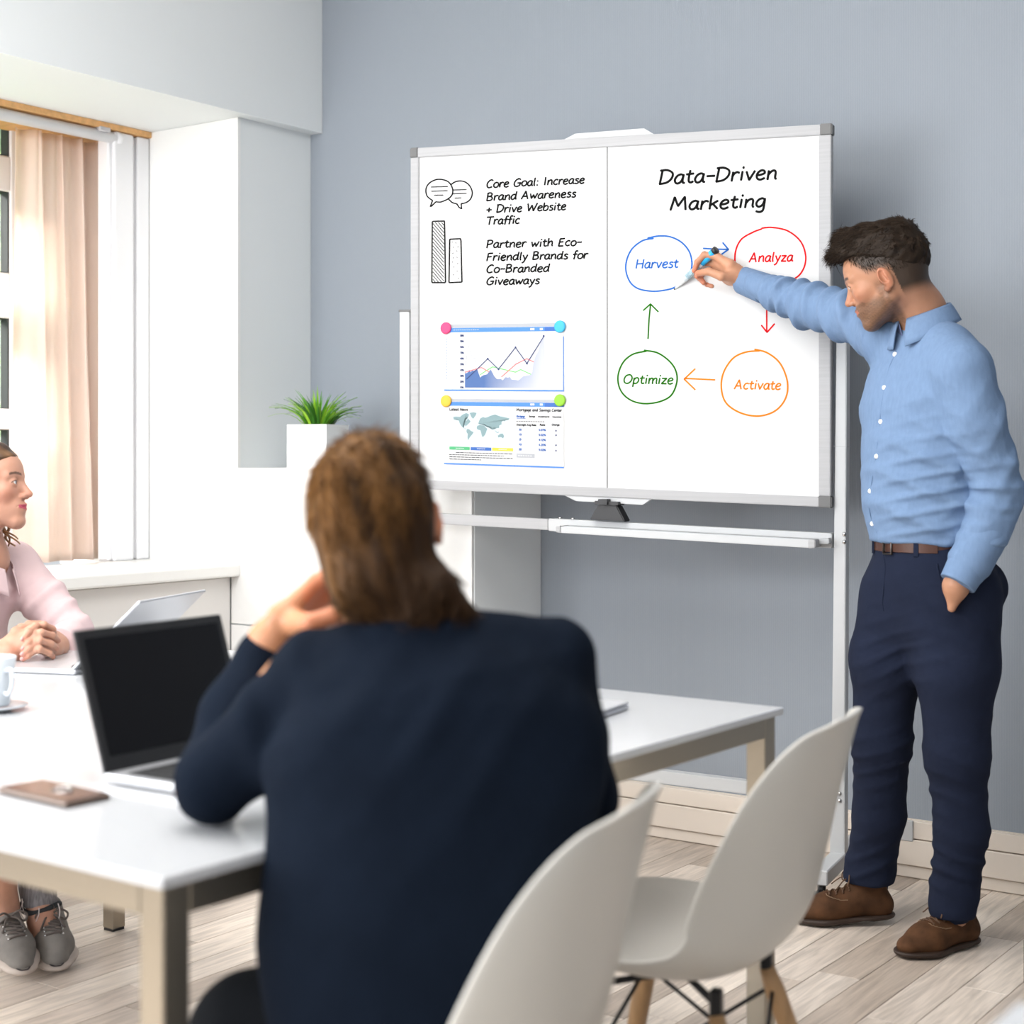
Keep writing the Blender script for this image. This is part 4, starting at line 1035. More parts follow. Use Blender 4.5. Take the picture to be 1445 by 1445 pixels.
def sdf_mesh(prims, h, disp=None, marg=0.0, bounds=None):
    B = 14
    if bounds is None:
        lo = np.full(3, 1e9); hi = -lo
        for p in prims:
            if p.op != 'u': continue
            if isinstance(p, RC):
                m_ = max(p.ra, p.rb)*(p.sq[1] if p.sq and p.sq[1] > 1 else 1)
                lo = np.minimum(lo, np.minimum(p.a, p.b)-m_); hi = np.maximum(hi, np.maximum(p.a, p.b)+m_)
            else: m_ = p.r.max(); lo = np.minimum(lo, p.c-m_); hi = np.maximum(hi, p.c+m_)
        lo -= 3*h+marg; hi += 3*h+marg
    else: lo, hi = V3(bounds[0]), V3(bounds[1])
    nb = np.ceil((hi-lo)/(B*h)).astype(int)
    ii = np.stack(np.meshgrid(*[np.arange(n_) for n_ in nb], indexing='ij'), -1).reshape(-1, 3)
    C = lo+(ii+0.5)*B*h
    r = B*h*0.5*math.sqrt(3)*1.12+marg
    Dp = np.stack([p(C) for p in prims], 1)
    un = np.array([p.op == 'u' for p in prims])
    Dm = np.where(un, Dp, 1e9).min(1)
    kmax = max(p.k for p in prims)
    sel = np.where(np.abs(Dm) < 1.25*r+kmax)[0]
    off = np.arange(-1, B+1)
    L = B+2
    loc = np.stack(np.meshgrid(off, off, off, indexing='ij'), -1).reshape(-1, 3)
    VK = []; VP = []; QK = []
    N = nb*B+4
    def key(c): return ((c[..., 0]+2)*N[1]+(c[..., 1]+2))*N[2]+(c[..., 2]+2)
    for s in sel:
        if Dm[s] < -(1.25*r+kmax): continue
        use = [p for j, p in enumerate(prims) if (p.op == 'i') or (Dp[s, j] < 1.2*r+p.k+(max(Dm[s], 0)+1.2*r if p.op == 'u' else 1.2*r))]
        if not use or use[0].op != 'u': continue
        g0 = ii[s]*B
        P = lo+(g0+loc)*h
        d = sdf_eval(use, P, disp).reshape(L, L, L)
        ins = d < 0
        if ins.all() or not ins.any(): continue
        # cells have corners [i..i+1] for i in 0..L-2 ; cell global index g0+off[i]
        cnt = np.zeros((L-1,)*3); acc = np.zeros((L-1,)*3+(3,))
        for ax in range(3):
            o1 = [slice(0, L)]*3; o2 = [slice(0, L)]*3; o1[ax] = slice(0, L-1); o2[ax] = slice(1, L)
            d0 = d[tuple(o1)]; d1 = d[tuple(o2)]
            cr = (d0 < 0) != (d1 < 0)
            t = np.where(cr, d0/np.where(cr, d0-d1, 1), 0)
            a1, a2 = [a for a in range(3) if a != ax]
            for b1 in (0, 1):
                for b2 in (0, 1):
                    sl = [slice(0, L-1)]*3; sl[a1] = slice(b1, b1+L-1); sl[a2] = slice(b2, b2+L-1)
                    c_ = cr[tuple(sl)]; tt = t[tuple(sl)]
                    cnt += c_; acc[..., ax] += tt*c_; acc[..., a1] += b1*c_; acc[..., a2] += b2*c_
            # quads for edges whose base point lies in this block's own range 0..B-1 (array index 1..B)
            sl = [slice(1, B+1)]*3
            idx = np.argwhere(cr[tuple(sl)])
            if len(idx):
                gi = g0+idx
                fl = (d0[tuple(sl)][tuple(idx.T)] < 0)
                e1 = np.zeros(3, int); e1[a1] = 1; e2 = np.zeros(3, int); e2[a2] = 1
                q = np.stack([key(gi-e1-e2), key(gi-e2), key(gi), key(gi-e1)], 1)
                flip = fl if ax != 1 else ~fl
                q[~flip] = q[~flip][:, ::-1]
                QK.append(q)
        m_ = cnt > 0
        m_[0, :, :] = m_[:, 0, :] = m_[:, :, 0] = False
        idx = np.argwhere(m_)
        if len(idx):
            gi = g0+idx-1
            VK.append(key(gi)); VP.append(lo+(gi+acc[m_]/cnt[m_][:, None])*h)
    VK = np.concatenate(VK); VP = np.concatenate(VP); QK = np.concatenate(QK)
    o_ = np.argsort(VK); VK = VK[o_]; VP = VP[o_]
    f = np.searchsorted(VK, QK); f = np.clip(f, 0, len(VK)-1)
    ok = (VK[f] == QK).all(1); f = f[ok]
    return VP, f
def fast_mesh(name, vp, f, mt, parent=None, colf=None, col=None):
    me = bpy.data.meshes.new(name)
    me.vertices.add(len(vp)); me.vertices.foreach_set('co', vp.astype(np.float32).ravel())
    me.loops.add(len(f)*4); me.loops.foreach_set('vertex_index', f.astype(np.int32).ravel())
    me.polygons.add(len(f)); me.polygons.foreach_set('loop_start', np.arange(0, len(f)*4, 4, dtype=np.int32))
    me.polygons.foreach_set('loop_total', np.full(len(f), 4, dtype=np.int32))
    me.polygons.foreach_set('use_smooth', np.ones(len(f), dtype=bool))
    me.update(calc_edges=True); me.validate()
    if colf is not None or col is not None:
        c = colf(vp) if colf is not None else col
        at = me.color_attributes.new('Col', 'FLOAT_COLOR', 'POINT')
        at.data.foreach_set('color', np.concatenate([c, np.ones((len(c), 1))], 1).astype(np.float32).ravel())
    ob = bpy.data.objects.new(name, me); COL.objects.link(ob)
    if mt is not None: me.materials.append(mt)
    if parent is not None: ob.parent = parent
    return ob
def sdf_disp(prims, h, disp=None):
    vp, f = sdf_mesh(prims, h)
    if disp is not None: vp = vp+vnormals(vp, f)*disp(vp)[:, None]
    return vp, f
def sdfobj(name, prims, h, mt, parent=None, disp=None, marg=0.0, colf=None):
    vp, f = sdf_disp(prims, h, disp)
    return fast_mesh(name, vp, f, mt, parent, colf)
def skinobj(name, fine, coarse, hf_, hc_, mt, parent, colf):
    V_, F_ = [], []; n0 = 0
    for g_, h_ in [(x, hf_) for x in fine]+[(coarse, hc_)]:
        vp, f = sdf_mesh(g_, h_); V_.append(vp); F_.append(f+n0); n0 += len(vp)
    return fast_mesh(name, np.concatenate(V_), np.concatenate(F_), mt, parent, colf)
def snoise(P, sc, seed=0):
    """cheap smooth noise in [-1,1] from summed rotated sines"""
    r = np.random.RandomState(seed); out = 0; a = 0
    for k in range(6):
        d = r.normal(size=3); d /= np.linalg.norm(d); w_ = 0.6+0.8*r.rand()
        out = out+np.sin(P@(d*sc*w_)+r.rand()*6.28+1.4*np.sin(P@(np.roll(d, 1)*sc*0.7)+r.rand()*6)); a += 1
    return out/a*1.5
def folds(P, k, warp, seed, sharp=3.0):
    """ridged creases travelling along vector k (radians per metre), bent by low noise"""
    ph = (P@V3(k))*0.85+1.1*warp*snoise(P, 10.0, seed)
    g_ = ss(snoise(P, 13.0, seed+77), -.45, .55)
    return (np.cos(ph)**2)**(sharp*0.9)*(0.25+0.75*g_)
def gauss(P, c, r): return np.exp(-((P-V3(c))**2).sum(1)/(r*r))
def nv(v): return Vector(v)
def dirc(lat, D, z=0): return (RT*lat+FW*D+Vector((0, 0, z))).normalized()
def frame(fwd, up):
    """columns: forward, left, up"""
    f = Vector(fwd).normalized(); u = Vector(up); u = (u-f*u.dot(f)).normalized(); l = u.cross(f)
    return np.array([[f.x, l.x, u.x], [f.y, l.y, u.y], [f.z, l.z, u.z]])

# ---------------------------------------------------------------- head template (local: x forward, y left, z up)
def head_prims(O, R, s=1.0, female=False):
    O = V3(O)
    T = lambda p: O+R@(V3(p)*s)
    ax = lambda p: R@V3(p)
    P = []
    def e(c, r, k=0.012, op='u', rot=None):
        Rl = R if rot is None else R@rot
        P.append(EL(T(c), V3(r)*s, Rl, k*s, op))
    def c_(a, b_, ra, rb, k=0.012, sq=None, op='u'):
        P.append(RC(T(a), T(b_), ra*s, rb*s, k*s, (ax(sq[0]), sq[1]) if sq else None, op))
    jw = 0.044 if female else 0.050
    e((-.008, 0, .042), (.100, .075, .086)); e((.040, 0, .052), (.056, .058, .054), .02)
    e((.045, 0, -.008), (.050, .052, .062), .02)
    for sg in (1, -1):
        c_((.005, sg*jw, -.040), (.075, sg*.014, -.076), .021, .015, .025)
        e((.060, sg*.040, -.002), (.022, .020, .018), .02)
        c_((.090, sg*.008, .037), (.074, sg*.044, .037), .0085 if not female else .0065, .007, .014)
    e((.083, 0, -.076), (.018, .021, .016), .015); e((.078, 0, -.042), (.026, .031, .026), .015)
    e((.025, 0, -.050), (.055, .046, .032), .02)
    for sg in (1, -1): e((.099, sg*.031, .021), (.014, .016, .011), .010, 's')
    c_((.088, 0, .030), (.108, 0, -.003), .0085, .0095, .010); e((.1125, 0, -.0085), (.0105, .0095, .0085), .006)
    for sg in (1, -1):
        e((.1020, sg*.0115, -.0135), (.009, .0072, .0068), .005)
        e((.1040, sg*.0075, -.0205), (.0035, .0030, .0045), .002, 's')
        P.append(RC(T((.080, sg*.031, .0205)), T((.0801, sg*.031, .0206)), .0142*s, .0142*s, .004*s))   # lids
        e((.0945, sg*.031, .0198), (.0085, .0118, .0040), .0015, 's')
    # lips
    for (x0, z0, x1, z1, r) in ((.1015, -.0345, .0885, -.0395, .0052), (.0995, -.0450, .0880, -.0405, .0060)):
        for sg in (1, -1): c_((x0, sg*.003, z0), (x1, sg*.0215, z1), r, r*.45, .004)
    for sg in (1, -1): c_((.107, 0, -.0397), (.090, sg*.025, -.0402), .0012, .0010, .0015, None, 's')
    # ears
    a = 0.25
    for sg in (1, -1):
        ro = np.array([[math.cos(a), 0, math.sin(a)], [0, 1, 0], [-math.sin(a), 0, math.cos(a)]])
        fl_ = 0.42*sg
        ro2 = np.array([[math.cos(fl_), -math.sin(fl_), 0], [math.sin(fl_), math.cos(fl_), 0], [0, 0, 1]])
        rr = ro2@ro
        e((-.008, sg*.080, .002), (.0160, .0060, .0275), .006, 'u', rr)
        e((-.005, sg*.0850, .006), (.0090, .0058, .0165), .003, 's', rr)
        e((-.011, sg*.0815, .004), (.0028, .0045, .013), .002, 'u', rr)
        e((.004, sg*.0765, -.001), (.006, .005, .008), .003)
        e((-.002, sg*.0775, -.023), (.0085, .0055, .009), .004)
    return P, T
def add_eyes(O, R, s, parent, iris):
    O = V3(O)
    Mx = Matrix([list(R[i]*s)+[O[i]] for i in range(3)]+[[0, 0, 0, 1]])
    for sg in (1, -1):
        vs = []; fs = []; cs = []; n = 28; m_ = 20
        for j in range(m_+1):
            th = PI*j/m_
            for i_ in range(n):
                a = 2*PI*i_/n; v = Vector((math.cos(th), math.sin(th)*math.cos(a), math.sin(th)*math.sin(a)))
                vs.append(Mx @ (Vector((.0800, sg*.031, .0205))+v*0.0127)); an = math.degrees(th)
                cs.append((0.005, 0.005, 0.006) if an < 11 else (iris if an < 27 else (0.80, 0.78, 0.76)))
        for j in range(m_):
            for i_ in range(n): fs.append((j*n+i_, j*n+(i_+1) % n, (j+1)*n+(i_+1) % n, (j+1)*n+i_))
        ob = obj_py('eye', vs, fs, M['eye'], parent, True)
        at = ob.data.color_attributes.new('Col', 'FLOAT_COLOR', 'POINT'); at.data.foreach_set('color', [x for c in cs for x in (*c, 1)])
M['eye'] = mat('eye', (0.8, 0.8, 0.8), 0.08, attr=True, coat=0.5)
def skin_mat(name): return mat(name, (0.6, 0.35, 0.25), 0.48, spec=0.4, attr=True, sss=0.12, bump=(420, 0.12, 0.0006), var=(28, 0.05))
def ss(x, a, b): t = np.clip((x-a)/(b-a), 0, 1); return t*t*(3-2*t)
def lerpc(c, d, w_): return c*(1-w_[:, None])+np.array(d)*w_[:, None]
def face_colors(vp, O, R, s, base, lip, brow, beard=None, scalp=None, hairline=None, lash=True):
    q = (vp-V3(O))@R/s
    x, y, z = q[:, 0], q[:, 1], q[:, 2]
    c = np.tile(np.array(base, float), (len(vp), 1))
    near = (np.abs(y) < .13) & (x > -.15) & (x < .15) & (z > -.13) & (z < .16)
    n_ = near.astype(float)
    blush = np.exp(-(((x-.07)/.03)**2+((np.abs(y)-.045)/.02)**2+((z+.01)/.022)**2))*n_
    c = lerpc(c, np.array(base)*np.array((1.12, .78, .72)), blush*0.5)
    nosew = np.exp(-(((x-.112)/.014)**2+(y/.016)**2+((z+.010)/.014)**2))*n_
    c = lerpc(c, np.array(base)*np.array((1.1, .76, .72)), nosew*0.5)
    earw = ss(np.abs(y), .076, .082)*n_
    c = lerpc(c, np.array(base)*np.array((1.15, .70, .62)), earw*0.4)
    if beard is not None:
        w_ = ss(x, -.002, .02)*ss(-z, .018, .038)*(1-ss(-z, .112, .125))*n_
        w_ = np.maximum(w_, ss(x, .055, .07)*ss(-z, .020, .028)*(np.abs(y) < .045)*n_*(1-ss(-z, .09, .11)))
        w_ = np.maximum(w_, ss(x, -.010, .004)*(1-ss(x, .020, .034))*ss(-z, -.02, .02)*(1-ss(-z, .1, .12))*n_*0.8)
        w_ *= 0.82+0.18*snoise(vp, 900, 4)
        c = lerpc(c, beard, np.clip(w_, 0, 1)*0.90)
    lw = (((x > .084) & (np.abs(y) < .0245)).astype(float))*ss(.0088-np.abs(z+.0398)-np.abs(y)*.16, 0, .0022)*n_
    c = lerpc(c, lip, lw*0.95)
    zb = .0400+.004*np.cos((np.abs(y)-.030)/.014)
    bw = (x > .055)*ss(.0046-np.abs(z-zb)-np.abs(np.abs(y)-.030)*.05, 0, .002)*((np.abs(y) > .012) & (np.abs(y) < .050))*n_
    c = lerpc(c, brow, bw*0.9)
    if lash:
        ey = np.abs(y)-.031
        lid = (x > .078)*ss(.0020-np.abs(z-(.0198+.0044*np.sqrt(np.clip(1-(ey/.0125)**2, 0, 1))+.0006)), 0, .0012)*(np.abs(ey) < .0135)*n_
        c = lerpc(c, (0.015, 0.010, 0.009), lid*0.9)
    if scalp is not None:
        c = lerpc(c, scalp, hairline(q)*n_)
    return c
def band_strip(name, top_pts, bot_pts, mt, parent, thick=0.0022, bulge=None, n=6, rows=6):
    """cloth band between two curves (collar, cuff, waistband)"""
    A = smooth_pts(top_pts, n); B_ = smooth_pts(bot_pts, n); vs = []; fs = []; m_ = min(len(A), len(B_))
    for j in range(rows+1):
        t = j/rows
        for i_ in range(m_):
            p = A[i_].lerp(B_[i_], t)
            if bulge is not None:
                p = p+bulge(i_/(m_-1))*math.sin(PI*min(1, t*1.0))*1.0
            vs.append(p)
    for j in range(rows):
        for i_ in range(m_-1):
            a = j*m_+i_; fs.append((a, a+1, a+m_+1, a+m_))
    ob = obj_py(name, vs, fs, mt, parent, True)
    md = ob.modifiers.new('thick', 'SOLIDIFY'); md.thickness = thick; md.offset = 0
    return ob
def hand_prims(wrist, palm_k, fingers, thumb, rs=1.0, palm_n=None):
    """palm_k: four knuckle points (index..little); fingers: lists of joints beyond the knuckle; thumb: joint list"""
    P = []
    w_ = V3(wrist)
    ctr = sum(V3(k) for k in palm_k)/4
    for i_, k in enumerate(palm_k):
        a = w_*0.72+V3(k)*0.28 + (V3(palm_k[i_])-ctr)*0.35
        P.append(RC(w_, a, .0225*rs, .0165*rs, .016*rs)); P.append(RC(a, k, .0160*rs, .0108*rs, .012*rs))
        if i_ < 3: P.append(RC((V3(k)*.5+V3(palm_k[i_+1])*.5)*0.75+w_*.25, (V3(k)+V3(palm_k[i_+1]))/2, .0125*rs, .0085*rs, .010*rs))
    fr = [(.0104, .0093, .0084, .0072), (.0106, .0096, .0086, .0074), (.0100, .0090, .0080, .0070), (.0088, .0078, .0070, .0062)]
    for i_, js in enumerate(fingers):
        pts = [palm_k[i_]]+list(js)
        for j in range(len(pts)-1):
            r0, r1 = fr[i_][min(j, 3)]*rs, fr[i_][min(j+1, 3)]*rs
            P.append(RC(pts[j], pts[j+1], r0, r1, .0022 if j else .006))
            if j: P.append(RC(pts[j], V3(pts[j])+1e-5, r0*1.04, r0*1.04, .003))
    if thumb:
        tr2 = (.0165, .0125, .0108, .0088)
        for j in range(len(thumb)-1):
            P.append(RC(thumb[j], thumb[j+1], tr2[j]*rs, tr2[j+1]*rs, .010*rs if j == 0 else .004*rs))
    return P
def clumps(name, pts, nrm, dirs, L_, w_, mt, parent, cols, seed=1, lift=0.5, curl=0.0, segs=4):
    """many short tapering locks rooted on the scalp, joined as one part"""
    r = np.random.RandomState(seed); n = len(pts)
    Ls = L_*(0.7+0.6*r.rand(n)); ws = w_*(0.7+0.6*r.rand(n))
    d = dirs+r.normal(size=(n, 3))*0.16; d -= nrm*(d*nrm).sum(1)[:, None]; d /= np.linalg.norm(d, axis=1)[:, None]+1e-9
    side = np.cross(nrm, d)
    V_ = []; ncol = []
    sw = r.normal(size=n)*curl
    for q in range(segs+1):
        u = q/segs
        p = pts+d*(Ls*u)[:, None]+nrm*(Ls*lift*u*(1-0.45*u))[:, None]+side*(Ls*sw*u*u)[:, None]
        ww = (ws*(1-u)**0.7+0.0001)[:, None]
        V_ += [p-side*ww-nrm*ww*0.4, p+nrm*ww*0.7, p+side*ww-nrm*ww*0.4]
        ncol += [cols*(0.75+0.5*u)]*3
    V_ = np.stack(V_, 1); k = V_.shape[1]; ncol = np.stack(ncol, 1)
    fs = []
    for q in range(segs):
        a = q*3
        for (i0, i1) in ((0, 1), (1, 2), (2, 0)): fs.append((a+i0, a+i1, a+3+i1, a+3+i0))
    fs = np.array(fs)[None]+(np.arange(n)*k)[:, None, None]
    ob = fast_mesh(name, V_.reshape(-1, 3), fs.reshape(-1, 4), mt, parent, None, ncol.reshape(-1, 3))
    ob['kind'] = 'stuff'
    return ob
def vnormals(vp, f):
    a, b_, c, d = (vp[f[:, i]] for i in range(4)); fn = np.cross(c-a, d-b_); n = np.zeros_like(vp)
    for i_ in range(4): np.add.at(n, f[:, i_], fn)
    return n/(np.linalg.norm(n, axis=1)[:, None]+1e-12)

# ---------------------------------------------------------------- shoes
def shoe(name, toe, heel, parent, style, z0=0.0, pitch=0.0, L_=0.285, label=None):
    """toe / heel: world points on the ground line of the sole"""
    toe = Vector(toe); heel = Vector(heel); f = (toe-heel); f.normalize()
    l = Vector((0, 0, 1)).cross(f).normalized(); u = f.cross(l)
    O = (toe+heel)/2
    R = np.array([[f.x, l.x, u.x], [f.y, l.y, u.y], [f.z, l.z, u.z]]); o_ = V3(O)
    k_ = L_/0.285
    T = lambda p: o_+R@(V3(p)*k_)
    ax = lambda p: R@V3(p)
    Z = ax((0, 0, 1))
    t_s = 0.011 if style == 'brown' else 0.014
    sole = [RC(T((-.099, 0, t_s)), T((-.04, 0, t_s)), .0325, .029, .02, (Z, .36)), RC(T((-.04, 0, t_s)), T((.055, .003, t_s)), .029, .042, .02, (Z, .34)), RC(T((.055, .003, t_s)), T((.104, 0, t_s+.002)), .042, .032, .02, (Z, .36))]
    zc = lambda Pp: (Pp-o_)@Z
    sole.append(CUT(lambda Pp: -(zc(Pp)-0.001), .001)); top_ = 0.017 if style == 'brown' else 0.026
    sole.append(CUT(lambda Pp: zc(Pp)-top_, .001))
    if style == 'brown':
        xc = lambda Pp: (Pp-o_)@ax((1, 0, 0))
        sole.append(EL(T((-.045, 0, -.006)), (.026*1, .08, .013), R, .004, 's'))
    upper = [RC(T((-.096, 0, .036)), T((-.02, 0, .046)), .032, .036, .02), RC(T((-.02, 0, .046)), T((.045, .002, .034)), .037, .038, .02),
                         RC(T((.045, .002, .031)), T((.100, 0, .026)), .041, .030, .035, (Z, .80)), RC(T((-.075, 0, .045)), T((-.070, 0, .108 if style == 'brown' else .082)), .033, .033, .02, (ax((1, 0, 0)), 1.25)),
                         RC(T((-.035, 0, .055)), T((-.045, 0, .088 if style == 'brown' else .074)), .030, .026, .02), CUT(lambda Pp: -(zc(Pp)-0.014), .002),
                         CUT(lambda Pp: zc(Pp)-(0.118 if style == 'brown' else 0.090)-0.10*np.abs((Pp-o_)@ax((1, 0, 0))+.06), .004)]
    sh = sdfobj('shoe', upper, 0.0028, M['suede'] if style == 'brown' else M['canvas'], parent)
    sdfobj('sole', sole, 0.0026, M['sole_brown'] if style == 'brown' else M['sole_white'], sh)
    if style != 'brown':
        bm = bmesh.new()
        pts = []
        for a in np.linspace(0, 2*PI, 60):
            x = 0.0; ca, sa = math.cos(a), math.sin(a)
            xx = .002+.136*ca; ww = np.interp(xx, [-.136, -.10, -.04, .055, .106, .14], [.016, .033, .0305, .0425, .034, .020])
            pts.append(T((xx, math.copysign(abs(sa)**0.45, sa)*max(ww, .001)*1.01 if abs(sa) > 1e-3 else 0, .0255)))
        tube(bm, pts, 0.0016, 6, False); obj_bm('sole_stripe', bm, M['stripe'], sh)
    # tongue seam / quarter panels
    bm = bmesh.new(); lw = 0.0017 if style == 'brown' else 0.0027
    n = 4 if style == 'brown' else 5
    xs = np.linspace(-.012, .040, n) if style == 'brown' else np.linspace(.002, .064, n)
    def surf(x, y):   # upper surface height by marching down
        P0 = np.array([T((x, y, z)) for z in np.linspace(.13, .02, 45)])
        pr = [RC(T((-.02, 0, .046)), T((.045, .002, .034)), .037, .038, .02), RC(T((.045, .002, .031)), T((.100, 0, .026)), .041, .029, .02, (Z, .80)),
              RC(T((-.035, 0, .055)), T((-.045, 0, .088 if style == 'brown' else .074)), .030, .026, .02), RC(T((-.075, 0, .045)), T((-.072, 0, .094)), .033, .033, .02, (ax((1, 0, 0)), 1.25))]
        d = sdf_eval([u_ for u_ in upper if u_.op == 'u'], P0); i_ = np.argmax(d < 0.0012)
        return np.linspace(.13, .02, 45)[i_]
    for i_, x in enumerate(xs):
        pts = [T((x, y, surf(x, y)+.002)) for y in (-.020, -.010, 0, .010, .020)]
        tube(bm, smooth_pts(pts, 3), lw, 6)
        if i_ < n-1:
            pts = [T((x+(xs[1]-xs[0])*t, y, surf(x+(xs[1]-xs[0])*t, y)+.003)) for t, y in ((0, -.019), (.5, 0), (1, .019))]
            tube(bm, smooth_pts(pts, 3), lw, 6)
    x = xs[0]-.006; zt = surf(x, 0)+.004
    for sg in (1, -1):
        tube(bm, smooth_pts([T((x, 0, zt)), T((x+.004, sg*.020, zt+.016)), T((x+.010, sg*.040, zt+.006)), T((x+.012, sg*.034, zt-.010)), T((x+.004, sg*.010, zt))], 5), lw, 6)
        tube(bm, smooth_pts([T((x, 0, zt)), T((x+.018, sg*.016, zt+.002)), T((x+.042, sg*.030, zt-.018))], 5), lw, 6)
    obj_bm('laces', bm, M['lace_brown'] if style == 'brown' else M['lace_grey'], sh, True)
    bm = bmesh.new()
    for x in xs:
        for sg in (1, -1):
            z = surf(x, sg*.022); bmesh.ops.create_uvsphere(bm, u_segments=8, v_segments=6, radius=0.0030, matrix=Matrix.Translation(T((x, sg*.022, z+.0008))))
    obj_bm('eyelets', bm, M['lace_brown'] if style == 'brown' else M['chrome'], sh, True)
    if style == 'brown':
        for sg in (1, -1):
            pts = [(-.020, .024, 0), (.012, .032, 0), (.020, .037, 0), (.004, .040, 0)]
            bm = bmesh.new(); q = []
            for (x, y, _) in smooth_pts([(.048, .012, 0), (.044, .026, 0), (.020, .036, 0), (-.004, .0375, 0)], 6):
                q.append(T((x, sg*y, max(surf(x, sg*y), .030)+.0005)))
            tube(bm, q, 0.0011, 5); obj_bm('stitching', bm, M['stitch'], sh, True)
    return sh
M['suede'] = mat('brown_suede', (0.075, 0.033, 0.014), 0.8, spec=0.2, var=(26, 0.35), bump=(260, 0.25, 0.001))
M['sole_brown'] = mat('dark_brown_rubber', (0.028, 0.014, 0.008), 0.6); M['lace_brown'] = mat('brown_lace', (0.10, 0.05, 0.025), 0.7)
M['stitch'] = mat('tan_stitching', (0.22, 0.14, 0.08), 0.7)
M['canvas'] = mat('grey_canvas', (0.20, 0.185, 0.17), 0.85, var=(30, 0.14), bump=(500, 0.3, 0.0008))
M['sole_white'] = mat('off_white_rubber', (0.50, 0.43, 0.38), 0.6, var=(20, 0.15)); M['lace_grey'] = mat('grey_lace', (0.11, 0.09, 0.08), 0.8); M['stripe'] = mat('black_stripe', (0.02, 0.015, 0.02), 0.6)
# ================================================================ the standing man
man = thing('person', 'man in light blue shirt and navy trousers writing on the whiteboard', 'person', cw(1.00, 3.88, 0))
def adopt(root):     # keep world-space geometry while the empty sits at the feet
    inv = Matrix.Translation(-root.location)
    for c in root.children:
        c.matrix_parent_inverse = inv
A_ = lambda px, py, D: V3(W(px, py, D))
M['skin_tan'] = skin_mat('skin_tanned')
# --- head pose
hf = dirc(-0.82, 0.44, -0.36); hu = dirc(-0.33, 0.12, 0.93)
HR = frame(hf, hu); HO = A_(1257, 397, 3.86)
hp, HT = head_prims(HO, HR, 1.02)
sh_l = A_(1358, 516, 3.72); sh_r = A_(1248, 470, 3.98)
neck = A_(1302, 452, 3.90)
head_g = list(hp)
head_g += [RC(HO+HR@V3((-.030, 0, -.015)), A_(1298, 440, 3.885), .056, .058, .02), RC(A_(1298, 440, 3.885), A_(1308, 490, 3.90), .058, .066, .03)]
body = [RC(A_(1300, 450, 3.885), A_(1308, 490, 3.90), .056, .066, .03)]
tl = V3(dirc(.42, -.9)); tf = V3(dirc(-.9, -.42))
spine = [(1308, 500, 3.90, .070, 1.9), (1303, 570, 3.89, .092, 1.45), (1302, 650, 3.89, .100, 1.3), (1306, 730, 3.89, .098, 1.25), (1313, 800, 3.89, .105, 1.25)]
for a, b_ in zip(spine[:-1], spine[1:]): body.append(RC(A_(*a[:3]), A_(*b_[:3]), a[3], b_[3], .03, (tl, a[4])))
el_l = A_(1410, 690, 3.72); wr_l = A_(1356, 800, 3.69)
body += [RC(sh_l, el_l, .046, .036, .03), RC(el_l, wr_l, .036, .026, .02)]
lh_g = [RC(V3(el_l)*.3+V3(wr_l)*.7, wr_l, .028, .026, .02)]
# left hand sliding into the pocket
pk = A_(1345, 850, 3.665)
lh_g += [RC(wr_l, A_(1349, 828, 3.70), .026, .029, .02), RC(A_(1349, 828, 3.70), A_(1343, 858, 3.70), .029, .010, .015), RC(A_(1345, 838, 3.74), A_(1340, 880, 3.80), .026, .026, .02)]
for k in range(4):
    a = A_(1332+8*k, 880, 3.81); lh_g.append(RC(a, A_(1330+8*k, 910, 3.83), .010, .009, .003))
lh_g.append(RC(A_(1340, 838, 3.73), A_(1334, 872, 3.79), .013, .011, .006))
# right arm and the writing hand
el_r = A_(1146, 431, 4.19); wr_r = A_(1050, 396, 4.385)
body += [RC(sh_r, el_r, .046, .038, .03), RC(el_r, wr_r, .037, .0245, .02, None)]
rh_g = [RC(V3(el_r)*.35+V3(wr_r)*.65, wr_r, .030, .0255, .02), RC(wr_r, A_(1036, 388, 4.39), .0255, .024, .012)]
bD = lambda px: bdD(px)
KN = [A_(1012, 362, 4.395), A_(1008, 371, 4.425), A_(1009, 381, 4.45), A_(1014, 391, 4.46)]
FI = [[A_(994, 359.5, 4.405), A_(984, 370, 4.415), A_(979.5, 382, 4.42)],
      [A_(991, 370, 4.437), A_(983, 381, 4.44), A_(983.5, 390, 4.435)],
      [A_(993, 384, 4.455), A_(987, 392, 4.455), A_(993, 399, 4.445)],
      [A_(1002, 396, 4.46), A_(998, 402, 4.455), A_(1005, 404, 4.445)]]
TH = [A_(1036, 391, 4.375), A_(1018, 390, 4.36), A_(1000, 383, 4.375), A_(985, 385.5, 4.402)]
rh_g += hand_prims(A_(1036, 387, 4.395), KN, FI, TH, 1.0)
# legs
hip_r = A_(1268, 850, 3.95); hip_l = A_(1345, 855, 3.82)
kn_r = A_(1244, 1045, 4.00); kn_l = A_(1350, 1065, 3.83)
an_r = A_(1232, 1252, 4.10); an_l = A_(1345, 1292, 3.87)
for h_, k_, a_2 in ((hip_r, kn_r, an_r), (hip_l, kn_l, an_l)):
    body += [RC(h_, k_, .075, .050, .03), RC(k_, a_2, .048, .036, .03)]
base = srgb(206, 150, 118)
base = tuple(np.array(base)*0.68)
def man_scalp(q):
    x, y, z = q[:, 0], q[:, 1], q[:, 2]
    # fades from bare skin round the ear and nape into hair
    hl = np.where(x > .030, .034+(x-.030)*1.25, np.where(x > -.028, .018+(x+.028)*.28, -.045))
    w_ = ss(z-hl, -.014, .018)
    w_ = np.maximum(w_, ss(-x, .015, .045)*ss(z, -.060, -.015))
    ear = ss(np.abs(y), .0775, .081)*((x > -.035) & (x < .02) & (z < .04))
    return np.clip(w_, 0, 1)*(1-ear)
